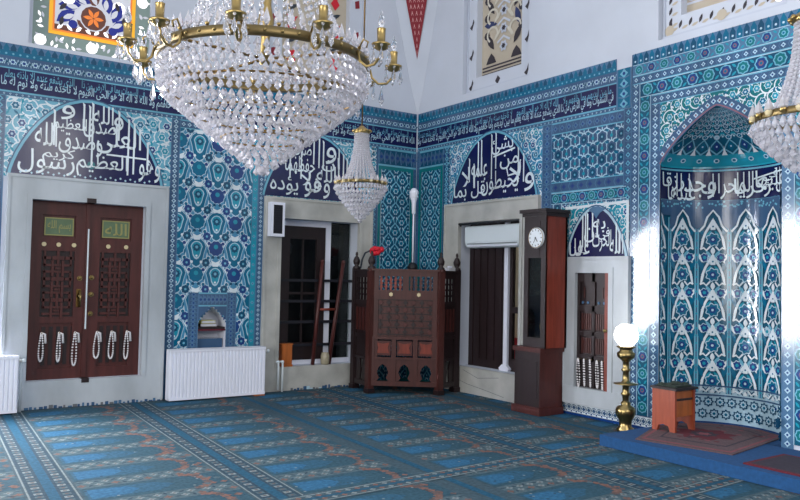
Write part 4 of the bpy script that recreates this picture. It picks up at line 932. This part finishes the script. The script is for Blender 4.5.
lattice_window(fB, 'window_6', 4.18, 5.52, 4.0, .22, 'plaster lattice window with pale discs above the prayer niche', 'disc')

# windows of the left wall beyond the picture edge (they light the room)
for nm, a, b, c, d in (('window_7', -6.6, -5.56, .45, 2.9), ('window_8', -11.6, -10.2, .1, 3.2)):
    w = structure(empty(nm, fA((a + b) / 2, c, -.4)), 'bright tall window of the left wall, beyond the picture', 'window'); mb = MB()
    mb.box(fA, a, a + .05, c, d, -.4, -.34, 'white_paint'); mb.box(fA, b - .04, b, c, d, -.4, -.34, 'white_paint'); mb.box(fA, a, b, c, c + .05, -.4, -.34, 'white_paint'); mb.box(fA, a, b, d - .05, d, -.4, -.34, 'white_paint'); mb.build('window_frame', w)

# ------------------------------------------------------------------ preacher's pulpit in the corner
pul = empty('preaching_pulpit', (-.75, -.85, 0), 'carved dark wooden preaching pulpit with finials standing in the corner', 'pulpit')
FL, FR, BL, BR = (-1.19, -.68), (-.48, -1.24), (-1.12, -.19), (-.10, -1.10)
def baluster(mb, F, u, v0, v1, n, k, r=.012):
    mb.box(F, u - r, u + r, v0, v1, n - r, n + r, k)
    for q in (.25, .5, .75): mb.box(F, u - r * 1.8, u + r * 1.8, v0 + (v1 - v0) * q - .012, v0 + (v1 - v0) * q + .012, n - r * 1.5, n + r * 1.5, k)
for p, ht in ((FL, 1.62), (FR, 1.62), (BL, 1.62), (BR, 1.62)):
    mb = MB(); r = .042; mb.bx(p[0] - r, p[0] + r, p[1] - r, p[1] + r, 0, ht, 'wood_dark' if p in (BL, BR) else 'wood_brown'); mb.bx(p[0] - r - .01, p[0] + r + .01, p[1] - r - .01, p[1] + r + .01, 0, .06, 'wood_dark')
    post = mb.build('post', pul); mb = MB(); mb.lathe((p[0], p[1], ht), [(.05, 0), (.05, .02), (.025, .035), (.045, .07), (.05, .1), (.03, .15), (.012, .17), (.02, .19), (.014, .215), (.0, .23)], 'wood_dark', 12); mb.build('finial', post)
F, L = frame2(FL, FR); mb = MB(); e = .04
mb.box(F, e, L - e, 1.52, 1.60, -.03, .03, 'wood_brown'); mb.box(F, -.03, L + .03, 1.59, 1.615, -.05, .05, 'wood_brown'); mb.box(F, e, L - e, 1.22, 1.34, -.025, .025, 'wood_brown'); mb.box(F, L / 2 - .04, L / 2 + .04, 1.34, 1.52, -.025, .025, 'wood_brown')
mb.box(F, e, L - e, .44, .47, -.03, .035, 'wood_brown'); mb.box(F, e, L - e, .70, .74, -.03, .035, 'wood_brown'); mb.box(F, e, L - e, .10, .16, -.03, .035, 'wood_brown'); mb.box(F, e, e + .06, .1, 1.55, -.025, .02, 'wood_brown'); mb.box(F, L - e - .06, L - e, .1, 1.55, -.025, .02, 'wood_brown'); mb.build('front_frame', pul)
mb = MB(); mb.box(F, e, L - e, .74, 1.24, -.015, .005, 'wood_brown')
for q in range(7):
    for r in range(5):
        u = e + .09 + q * (L - .26) / 6; v = .80 + r * .095; s = .034
        mb.prism(F, [(u - s, v), (u, v - s), (u + s, v), (u, v + s)], .005, .022, 'wood_dark' if (q + r) % 2 else 'wood_door'); mb.box(F, u - .008, u + .008, v - .06, v + .06, .005, .014, 'wood_dark')
for r in range(6): mb.box(F, e + .06, L - e - .06, .76 + r * .09, .772 + r * .09, .005, .018, 'wood_dark')
mb.build('carved_panel', pul)
for a, b, k in ((e + .06, L / 2 - .04, 'wood_red'), (L / 2 + .04, L - e - .06, 'wood_brown')):
    mb = MB(); n = 5
    for q in range(n): baluster(mb, F, a + (q + .5) * (b - a) / n, 1.34, 1.52, 0, k, .02 if k == 'wood_orange' else .012)
    mb.build('baluster_screen', pul)
for u in (.29 * L, .69 * L): mb = MB(); mb.prism(F, [(u + .03 * math.cos(PI * q / 6) * (1 if q % 2 else .7), 1.285 + .03 * math.sin(PI * q / 6) * (1 if q % 2 else .7)) for q in range(12)], .025, .035, 'ivory'); o = mb.build('ivory_rosette', pul); o['label'] = 'pale ivory rosette'
for q in range(3):
    c = L * (.19 + q * .31); mb = MB(); mb.box(F, c - .10, c + .10, .49, .68, -.01, .01, 'wood_door'); mb.prism(F, [(c - .085, .52), (c + .085, .52), (c + .06, .59), (c + .085, .66), (c, .64), (c - .085, .66), (c - .06, .59)], .01, .02, 'wood_red'); o = mb.build('cartouche_panel', pul); o['label'] = 'orange wooden cartouche panel'
    # keyhole arches in the lowest row
    mb = MB(); ar = [(c - .11, .16), (c - .075, .16), (c - .045, .2), (c - .075, .27), (c - .05, .34), (c, .38), (c, .44), (c - .11, .44)]
    mb.prism(F, ar, -.01, .015, 'wood_brown'); mb.prism(F, [(2 * c - u, v) for u, v in ar][::-1], -.01, .015, 'wood_brown'); mb.build('arch_panel', pul)
mb = MB()
for q in range(4): u = L * (.035 + q * .31); mb.box(F, u - .03, u + .03, .10, .74, -.02, .03, 'wood_brown')
mb.build('muntin', pul)
for p0, p1 in ((BL, FL), (FR, BR)):
    F, L = frame2(p0, p1); e = .04; mb = MB()
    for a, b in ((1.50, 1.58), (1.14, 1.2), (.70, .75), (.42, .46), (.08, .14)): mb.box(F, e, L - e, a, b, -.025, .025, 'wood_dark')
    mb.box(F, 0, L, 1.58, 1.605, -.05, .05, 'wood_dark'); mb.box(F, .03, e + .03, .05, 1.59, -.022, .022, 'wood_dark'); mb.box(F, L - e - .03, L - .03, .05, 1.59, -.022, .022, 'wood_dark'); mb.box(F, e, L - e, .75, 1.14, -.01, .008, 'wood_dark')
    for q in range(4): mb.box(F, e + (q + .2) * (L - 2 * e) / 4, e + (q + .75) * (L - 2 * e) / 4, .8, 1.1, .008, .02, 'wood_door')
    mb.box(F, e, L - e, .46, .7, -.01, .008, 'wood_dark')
    c = L / 2
    for s in (-1, 1): mb.prism(F, [(c + s * .04, .14), (c + s * .02, .28), (c + s * .05, .40), (c + s * .05, .42), (c + s * (L / 2 - e), .42), (c + s * (L / 2 - e), .14)][::(1 if s > 0 else -1)], -.01, .01, 'wood_dark')
    sd = mb.build('side_panel', pul); mb = MB()
    for q in range(4): baluster(mb, F, e + (q + .5) * (L - 2 * e) / 4, 1.2, 1.5, 0, 'wood_dark', .012)
    mb.build('baluster_screen', sd)
mb = MB(); mb.prism(fF, [FL, FR, BR, (-.16, -.22), BL][::-1] if False else [BL, FL, FR, BR, (-.16, -.22)], .62, .66, 'wood_dark'); mb.build('seat_floor', pul)
# slim white lamp in the corner and small things on the pulpit
lamp = empty('standing_lamp', (-.3, -.36, .66), 'slim white pole lamp with a flared head, standing in the corner behind the pulpit', 'lamp')
lx, ly = -.30, -.36
mb = MB(); mb.lathe((lx, ly, .66), [(0, 0), (.14, 0), (.14, .03), (.03, .06), (.02, .1), (.018, .9), (0, .9)], 'black', 14); mb.ball((lx, ly, 1.65), .075, 'black', 14, 10); mb.build('base', lamp)
mb = MB(); mb.tube([(lx, ly, 1.70), (lx, ly, 2.42)], .012, 'white_paint', 10); mb.lathe((lx, ly, 2.40), [(.013, 0), (.026, .02), (.032, .16), (.04, .2), (.05, .22), (.042, .25)], 'white_paint', 14); mb.build('pole', lamp)
mb = MB(); mb.lathe((lx, ly, 2.62), [(.04, 0), (.066, .03), (.055, .06), (.07, .09), (.052, .12), (.03, .15), (0, .155)], 'white_paint', 10); mb.build('lamp_head', lamp)
fl = empty('artificial_flower', (-1.12, -.22, 1.61), 'red artificial flower on a dark bent stem, on the left side of the pulpit', 'flower'); fx = Vector((-1.10, -.26, 1.62))
# runs to the right as seen from the hall
rt = Vector((.82, -.57, 0)) 
mb = MB(); pts = [fx + rt * a + Vector((0, 0, b)) for a, b in ((.0, 0), (.02, .12), (.06, .21), (.13, .245), (.17, .25))]; mb.tube(pts, .012, 'stem_dark', 8); mb.build('stem', fl)
mb = MB(); c = fx + rt * .2 + Vector((0, 0, .24))
for q in range(7):
    a = 2 * PI * q / 7; mb.ball(tuple(c + rt * (.045 * math.cos(a)) + Vector((0, 0, .035 * math.sin(a))) + Vector((-.5, -.8, 0)) * (.02 if q % 2 else 0)), .042, 'red_flower', 8, 6, .8)
mb.ball(tuple(c + rt * .08 + Vector((0, 0, .02))), .04, 'red_flower'); mb.build('blossom', fl)
mb = MB(); mb.tube([tuple(c + rt * .1), tuple(c + rt * .145 + Vector((0, 0, .05))), tuple(c + rt * .17 + Vector((0, 0, .07)))], [.012, .018, .006], 'greyblue', 6); mb.build('leaf', fl)
mb = MB(); mb.box(frame2((-.33, -1.17), (-.17, -1.12))[0], 0, .15, 1.606, 1.65, -.04, .04, 'paper'); mb.box(frame2((-.33, -1.17), (-.17, -1.12))[0], .04, .11, 1.65, 1.672, -.015, .015, 'white_paint'); tag(mb.build('tissue_box'), 'small white paper box lying on the right side rail of the pulpit', 'box')

# ------------------------------------------------------------------ long-case clock
ck = empty('longcase_clock', (-.24, -2.78, 0), 'tall dark red longcase clock with a white round dial against the right wall', 'clock')
def cx(s0, s1, n0, n1, z0, z1, k, mb): mb.box(fB, s0, s1, z0, z1, n0, n1, k)
mb = MB(); cx(2.55, 3.00, .055, .44, 0, .08, 'wood_door', mb); cx(2.58, 2.98, .06, .42, .08, .70, 'wood_door', mb); cx(2.56, 3.0, .055, .44, .70, .75, 'wood_door', mb); cx(2.62, 2.94, .42, .428, .18, .60, 'wood_dark', mb)
cx(2.585, 2.975, .419, .4215, .09, .695, 'wood_dark', mb); o = mb.build('base', ck)
mb = MB(); S0, S1, NF = 2.69, 3.03, .40
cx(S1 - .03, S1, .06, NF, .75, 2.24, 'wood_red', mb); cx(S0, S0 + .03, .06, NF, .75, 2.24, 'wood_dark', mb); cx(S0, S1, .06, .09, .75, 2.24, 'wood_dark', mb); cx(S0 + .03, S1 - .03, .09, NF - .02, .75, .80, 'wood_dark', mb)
mb.build('case', ck)
mb = MB(); wall_cells(mb, fB, S0, S1, .75, 2.24, [(S0 + .07, S1 - .07, .86, 1.76)], NF - .02, NF + .004, 'wood_dark'); mb.box(fB, S0 + .09, S1 - .09, 1.78, 2.18, NF + .004, NF + .01, 'wood_dark'); dr = mb.build('case_door', ck)
mb = MB(); cx(S0 + .07, S1 - .07, NF - .014, NF - .01, .86, 1.76, 'glass_pane', mb); mb.build('pane', dr)
mb = MB(); cx(S0 - .04, S1 + .04, .055, NF + .05, 2.27, 2.31, 'wood_dark', mb); cx(S0 - .02, S1 + .02, .055, NF + .02, 2.23, 2.27, 'wood_dark', mb); mb.build('cornice', ck)
mb = MB(); dc = ((S0 + S1) / 2 + .035, 1.985)
mb.prism(fB, [(dc[0] + .118 * math.cos(PI * q / 16), dc[1] + .118 * math.sin(PI * q / 16)) for q in range(32)], NF + .01, NF + .03, 'dial'); I = Inlay(); I.ring(dc[0], dc[1], .112, .008, 'darkbrass', 1, 28)
for q in range(12): a = PI * q / 6; I.stroke([(dc[0] + .08 * math.sin(a), dc[1] + .08 * math.cos(a)), (dc[0] + .098 * math.sin(a), dc[1] + .098 * math.cos(a))], .010, 'black', 1)
I.into(mb, fB, NF + .031); dl = mb.build('dial', ck)
mb = MB(); I = Inlay(); I.stroke([(dc[0], dc[1]), (dc[0] + .03, dc[1] - .045)], .010, 'black', 1); I.stroke([(dc[0], dc[1]), (dc[0] - .03, dc[1] - .06)], .007, 'black', 2); I.disc(dc[0], dc[1], .010, 'black', 3); I.into(mb, fB, NF + .033); mb.build('hands', dl)
for u in (dc[0] - .01, dc[0] + .04): mb = MB(); mb.tube([fB(u, 1.45 if u > dc[0] else 1.5, .3), fB(u, 1.66 if u > dc[0] else 1.74, .3)], .014, 'brass', 10); mb.build('weight', ck)
mb = MB(); mb.tube([fB(dc[0] - .02, .98, .26), fB(dc[0] - .02, 1.9, .26)], .005, 'brass', 6); mb.prism(fB, [(dc[0] - .02 + .065 * math.cos(PI * q / 10), .98 + .065 * math.sin(PI * q / 10)) for q in range(20)], .25, .265, 'darkbrass'); mb.build('pendulum', ck)

# ------------------------------------------------------------------ platform, rug, lectern, candlestick
mb = MB(); mb.bx(-1.0, .02, -6.3, -4.32, .001, .10, 'carpet_blue')
arc = [(NR * .985 * math.sin(PI * q / 20), -(NC - NR * .985 * math.cos(PI * q / 20))) for q in range(21)]
mb.prism(fF, arc, .001, .10, 'carpet_blue'); tag(mb.build('carpeted_platform'), 'low blue carpeted platform at the foot of the prayer niche', 'platform')
I = Inlay(); I.STEP = .0006; mb = MB()
rp = [(-.92, -4.62), (-.06, -4.32), (.50, -4.45), (.58, -5.0), (.50, -5.3), (-.75, -5.55)]
rp = [(-.90, -4.64), (-.20, -4.34), (.30, -4.40), (.52, -4.70), (.54, -5.0), (.42, -5.28), (-.70, -5.45)]
mb.prism(fF, rp[::-1], .101, .109, 'rug_brown'); cxr = sum(p[0] for p in rp) / 7; cyr = sum(p[1] for p in rp) / 7
for sc, k, L in ((.93, 'rug_rose', 1), (.88, 'rug_brown', 2), (.70, 'rug_dark', 3), (.66, 'rug_brown', 4)): I.poly([(cxr + (x - cxr) * sc, cyr + (y - cyr) * sc) for x, y in rp], k, L)
I.rosette(cxr - .15, cyr, .30, 8, 'maroon', 5, .3); I.rosette(cxr - .15, cyr, .14, 8, 'rug_dark', 6, .3); I.rosette(cxr - .15, cyr, .07, 6, 'rug_rose', 7)
for q in range(26): I.rosette(cxr + R.uniform(-.45, .4), cyr + R.uniform(-.38, .38), .03, 5, R.choice(('rug_rose', 'rug_dark', 'maroon')), 5)
I.into(mb, fF, .109); tag(mb.build('prayer_rug'), 'brown rug with a dark red centre on the platform before the prayer niche', 'rug')
mb = MB(); mb.bx(-.9, -.3, -6.2, -5.66, .101, .112, 'maroon'); mb.bx(-.86, -.34, -6.16, -5.70, .112, .114, 'rug_dark'); tag(mb.build('prayer_rug'), 'dark maroon mat at the right edge, right of the prayer niche', 'rug')
lec = empty('reading_lectern', (-.2, -4.53, .11), 'small reddish wooden lectern stool on the platform before the prayer niche', 'lectern')
p0, p1, dp = (-.44, -4.50), (-.36, -4.68), None
F, L = frame2((-.10, -4.42), (-.42, -4.62)); 
def side(off):
    mb = MB(); out = [(0, .109), (.055, .109), (.07, .16), (.125, .175), (.18, .16), (.195, .109), (L, .109), (L, .50), (L * .5, .51), (0, .50)]
    mb.prism(F, out, off, off + .028, 'wood_lectern'); return mb
F, L = frame2((-.34, -4.42), (-.34, -4.68)); L = .25
side(0.0).build('side_panel', lec); side(-.29).build('side_panel', lec)
mb = MB(); mb.box(F, L - .04, L - .015, .25, .49, -.265, .0, 'wood_orange'); mb.build('front_board', lec)
mb = MB(); mb.box(F, .02, L - .01, .40, .42, -.265, .0, 'wood_dark'); mb.build('shelf', lec)
mb = MB(); mb.box(F, -.015, L + .02, .50, .522, -.305, .04, 'wood_dark'); mb.build('top', lec)
mb = MB()
for q in range(9): mb.ball(F(.04 + .17 * R.random(), .538, -.25 + .22 * R.random()), R.uniform(.025, .04), 'green_cloth', 8, 5, .55)
mb.box(F, 0.02, .23, .523, .538, -.26, -.01, 'green_cloth'); tag(mb.build('folded_cloth'), 'crumpled dark green cloth on top of the small lectern', 'cloth')
cs = empty('brass_candlestick', (-.27, -4.03, 0), 'tall turned brass candlestick with a glowing white globe beside the small door', 'candlestick'); C = (-.27, -4.03, 0)
mb = MB(); mb.lathe(C, [(0, 0), (.085, 0), (.088, .03), (.06, .06), (.065, .12), (.095, .17), (.10, .22), (.085, .25), (.045, .27), (.05, .29), (.03, .31)], 'brass', 24); mb.build('foot', cs)
mb = MB(); mb.lathe(C, [(.03, .31), (.035, .36), (.05, .38), (.032, .40), (.034, .455), (.055, .47), (.12, .478), (.12, .486), (.055, .494), (.034, .51), (.03, .60), (.05, .62), (.03, .64), (.032, .70), (.045, .715)], 'brass', 24); mb.build('stem', cs)
mb = MB(); mb.lathe(C, [(.03, .71), (.06, .725), (.085, .75), (.09, .79), (.065, .81), (.06, .83), (.095, .85), (.095, .86), (.05, .858)], 'brass', 24); mb.build('cup', cs)
mb = MB(); mb.lathe(C, [(.05, .858), (.08, .88), (.115, .93), (.12, .98), (.10, 1.04), (.06, 1.075), (0, 1.085)], 'lampglow', 20); o = mb.build('globe', cs); o['label'] = 'glowing white glass globe'

# ------------------------------------------------------------------ chandeliers
CAMP = Vector((-6.559, -9.013, 1.5))
def ringpts(c, r, z, n, ph=0.0): return [(c[0] + r * math.cos(ph + 2 * PI * i / n), c[1] + r * math.sin(ph + 2 * PI * i / n), z) for i in range(n)]
def small_chandelier(c, rr, zc, zr, zb, label, individual):
    h = zc - zr; t = empty('crystal_chandelier', (c[0], c[1], zb), label, 'chandelier', None); k = rr / .26
    mb = MB(); mb.lathe((c[0], c[1], zc), [(.02 * k, -.02), (.075 * k, -.015), (.09 * k, .0), (.075 * k, .03 * k), (.05 * k, .04 * k), (.02 * k, .07 * k)], 'gold', 18)
    for p in ringpts(c, .095 * k, zc + .015, 12): mb.ball(p, .014 * k, 'gold', 6, 4)
    mb.build('crown', t)
    mb = MB(); mb.tube([(c[0], c[1], zc + .05), (c[0], c[1], 8.0)], .008, 'darkbrass', 6); mb.build('chain', t)
    n = 26
    for i in range(n):
        a = 2 * PI * i / n; mb = MB()
        for q in range(22):
            s = (q + .5) / 22; r = (.07 + .125 * s ** 2.2) * k; z = zc - .01 - (h - .01) * s
            mb.ball((c[0] + r * math.cos(a), c[1] + r * math.sin(a), z), .0125 * k, 'crystal', 5, 4, h / 22 / (.022 * k), False)
        mb.build('crystal_strand', t)
    mb = MB(); mb.lathe((c[0], c[1], zr), [(rr * .98, -.018 * k), (rr, -.012 * k), (rr, .012 * k), (rr * .98, .018 * k), (rr * .96, 0), (rr * .98, -.018 * k)], 'ringgold', 32); mb.build('ring', t)
    mb = MB(); nn = 22
    for i, p in enumerate(ringpts(c, rr * 1.02, zr, nn)): mb.drop((p[0], p[1], zr + .075 * k), .024 * k, .085 * k, 'crystal', 5); mb.ball((p[0], p[1], zr + .005 * k), .02 * k, 'gold' if i % 2 else 'ivory', 6, 4)
    mb.build('crystal_crest', t)
    drops = []
    rows = 9
    for q in range(rows):
        s = q / (rows - 1); r = rr * (1 - s ** 1.15) + .012; z = zr - .02 * k - (zr - zb - .05 * k) * s ** .92; n = max(4, int(2 * PI * r / (.038 * k)))
        for p in ringpts(c, r, z, n, q * .5): drops.append((p, .019 * k, .062 * k))
    drops.sort(key=lambda d: (Vector(d[0]) - CAMP).length)
    mb = MB()
    for j, (p, r_, h_) in enumerate(drops):
        mb.drop(p, r_, h_, 'crystal', 5, p[0] * 30)
    o = mb.build('crystal_drops', t); o['kind'] = 'stuff'
    mb = MB(); mb.ball((c[0], c[1], zb + .0), .022 * k, 'crystal', 8, 6); mb.build('bottom_ball', t)
    return t
small_chandelier((-2.35, -2.23), .26, 3.03, 2.49, 2.10, 'small crystal chandelier hanging in front of the barred window, near the corner', False)
small_chandelier((-1.07, -6.27), .38, 3.42, 2.71, 2.28, 'crystal chandelier cut off at the right edge, beside the prayer niche', False)
# the great chandelier
c = (-4.69, -4.89); t = empty('crystal_chandelier', (c[0], c[1], 2.1), 'great crystal chandelier with gold ring and candle arms in the foreground', 'chandelier')
mb = MB(); mb.lathe((c[0], c[1], 2.735), [(.585, 0), (.612, -.004), (.622, .004), (.622, .042), (.612, .05), (.585, .046), (.585, 0)], 'ringgold', 64)
for p in ringpts(c, .624, 2.758, 44): mb.ball(p, .01, 'brass', 6, 4)
mb.build('gold_ring', t)
mb = MB(); mb.lathe((c[0], c[1], 0), [(.0, 2.74), (.03, 2.75), (.025, 2.9), (.05, 3.0), (.03, 3.1), (.04, 3.6), (.06, 3.75), (.02, 3.9)], 'gold', 14); mb.tube([(c[0], c[1], 3.85), (c[0], c[1], 8.0)], .014, 'darkbrass', 8); mb.build('central_stem', t)
for a in (.3, 1.9, 3.4, 5.2): mb = MB(); mb.tube([(c[0] + .6 * math.cos(a), c[1] + .6 * math.sin(a), 2.755), (c[0] + .03 * math.cos(a), c[1] + .03 * math.sin(a), 2.78)], .009, 'darkbrass', 6); mb.build('spoke', t)
for z, r in ((2.56, .55), (2.43, .40), (2.30, .24)): mb = MB(); mb.tube(ringpts(c, r, z, 40), .006, 'darkbrass', 6, True); mb.build('wire_hoop', t)
for i in range(40):
    a = 2 * PI * i / 40; mb = MB(); n = 26
    for q in range(n):
        s = (q + .5) / n; r = .16 + .36 * (1 - s) ** 1.6 ; z = 2.80 + 1.05 * s
        mb.ball((c[0] + r * math.cos(a), c[1] + r * math.sin(a), z), .011, 'crystal_clear' if q % 2 else 'crystal', 5, 4, 1.6, False)
    mb.build('crystal_strand', t)
mb = MB()
for i, p in enumerate(ringpts(c, .605, 2.8, 60)):
    mb.drop((p[0], p[1], 2.785 + .10), .022, .10, 'crystal', 5); mb.ball((p[0], p[1], 2.80), .013, 'crystal' if i % 3 else 'gold', 6, 4)
o = mb.build('crystal_crest', t)
cd = math.atan2(CAMP.y - c[1], CAMP.x - c[0])          # direction to the viewer
for i in range(11):
    ph = math.radians(-10.9 + 32.73 * i); a = cd + ph; ca, sa = math.cos(a), math.sin(a)
    Q = lambda r, z, d=0.0: (c[0] + r * ca - d * sa, c[1] + r * sa + d * ca, z)
    mb = MB(); mb.tube([Q(.625, 2.765), Q(.64, 2.705), Q(.68, 2.670), Q(.73, 2.675), Q(.765, 2.715), Q(.77, 2.765)], .0075, 'gold', 8); mb.tube([Q(.63, 2.775), Q(.66, 2.825), Q(.69, 2.805), Q(.68, 2.775)], .006, 'gold', 6)
    arm = mb.build('candle_arm', t)
    mb = MB(); p = Q(.77, 2.765); mb.lathe(p, [(.0, -.02), (.03, -.01), (.05, .01), (.054, .02), (.022, .022), (.024, .10), (.026, .105), (.0, .106)], 'gold', 12); mb.build('candle_cup', arm)
    mb = MB(); mb.lathe((p[0], p[1], p[2] + .105), [(.008, 0), (.018, .02), (.02, .04), (.012, .07), (.002, .10)], 'crystal_clear', 8); mb.build('flame_bulb', arm)
    for q in range(6):
        b = 2 * PI * q / 6; mb = MB(); x = (p[0] + .05 * math.cos(b), p[1] + .05 * math.sin(b), p[2] + .012)
        mb.ball((x[0], x[1], x[2] - .012), .009, 'crystal_clear', 6, 4, 1, False); mb.drop((x[0], x[1], x[2] - .022), .016, .085, 'crystal_clear', 5); mb.build('pendant', arm)
    mb = MB(); x = Q(.70, 2.670); mb.ball((x[0], x[1], 2.655), .012, 'crystal_clear', 6, 4, 1, False); mb.drop((x[0], x[1], 2.645), .02, .11, 'crystal_clear', 5); mb.build('pendant', arm)
drops = []; ctl = [(2.725, .605), (2.64, .60), (2.575, .575), (2.53, .53), (2.49, .475), (2.13, .02)]
nrow = 16
for q in range(nrow):
    z = 2.725 - (2.725 - 2.14) * q / (nrow - 1)
    for (za, ra), (zb_, rb) in zip(ctl, ctl[1:]):
        if zb_ <= z <= za: r = rb + (ra - rb) * (z - zb_) / (za - zb_)
    n = max(3, int(2 * PI * r / .050))
    for p in ringpts(c, r, z, n, q * .37): drops.append((p, .0205, .056, q))
drops.sort(key=lambda d: (Vector(d[0]) - CAMP).length); rest = MB()
for j, (p, r, h, q) in enumerate(drops):
    m_ = MB() if j < 100 else rest
    m_.drop(p, r, h, 'crystal', 6, p[0] * 40 + p[1] * 17)
    if j < 100: m_.build('crystal_drop', t, p)
o = rest.build('crystal_drops', t); o['kind'] = 'stuff'
mb = MB(); mb.ball((c[0], c[1], 2.115), .03, 'crystal', 10, 8); mb.build('bottom_ball', t)

# ------------------------------------------------------------------ light and camera
def area(name, loc, rot, sx, sy, watts, col=(1, 1, 1)):
    l = bpy.data.lights.new(name, 'AREA'); l.shape = 'RECTANGLE'; l.size = sx; l.size_y = sy; l.energy = watts; l.color = col
    o = bpy.data.objects.new(name, l); COL.objects.link(o); o.location = loc; o.rotation_euler = rot; return o
area('daylight_window', (-6.08, .42, 1.675), (-PI / 2, 0, 0), 1.02, 2.4, 620, (.97, .98, 1))
area('daylight_window', (-10.9, .42, 1.65), (-PI / 2, 0, 0), 1.4, 3.0, 1300, (.97, .98, 1))
area('added_back_fill', (-12.8, -6.8, 2.6), (0, -PI / 2, 0), 3.6, 6.0, 620, (1, .98, .95))  # unseen fill light, added to brighten the niche and right wall
area('added_back_fill', (-5.0, -12.5, 4.2), (PI / 2 - .12, 0, 0), 6.0, 2.5, 260, (1, .98, .95))  # second added fill light from behind the camera
wd = bpy.data.worlds.new('sky'); S.world = wd; wd.use_nodes = True
nt = wd.node_tree; bg = nt.nodes['Background']; bg.inputs[0].default_value = (.86, .92, 1.0, 1)
tc = nt.nodes.new('ShaderNodeTexCoord'); sx = nt.nodes.new('ShaderNodeSeparateXYZ'); mr = nt.nodes.new('ShaderNodeMapRange')
nt.links.new(tc.outputs['Generated'], sx.inputs[0]); nt.links.new(sx.outputs['Z'], mr.inputs['Value'])
mr.inputs['From Min'].default_value = .05; mr.inputs['From Max'].default_value = .45; mr.inputs['To Min'].default_value = .3; mr.inputs['To Max'].default_value = 1.1
nt.links.new(mr.outputs['Result'], bg.inputs[1])
cam = bpy.data.cameras.new('camera'); co = bpy.data.objects.new('camera', cam); COL.objects.link(co)
f, yaw, pit, rol = 757.296, .961592, .0368767, .0211679
d = Vector((math.cos(yaw) * math.cos(pit), math.sin(yaw) * math.cos(pit), math.sin(pit))); r0 = Vector((math.sin(yaw), -math.cos(yaw), 0)); u0 = r0.cross(d)
r1 = r0 * math.cos(rol) + u0 * math.sin(rol); u1 = -r0 * math.sin(rol) + u0 * math.cos(rol)
from mathutils import Matrix
co.matrix_world = Matrix(((r1.x, u1.x, -d.x, CAMP.x), (r1.y, u1.y, -d.y, CAMP.y), (r1.z, u1.z, -d.z, CAMP.z), (0, 0, 0, 1)))
cam.sensor_fit = 'HORIZONTAL'; cam.sensor_width = 36; cam.lens = f / 800 * 36; cam.clip_end = 100; cam.clip_start = .05
S.camera = co
S.view_settings.view_transform = 'Standard'; S.view_settings.look = 'None'; S.view_settings.gamma = 1; S.view_settings.exposure = -0.06; S.view_settings.use_curve_mapping = False
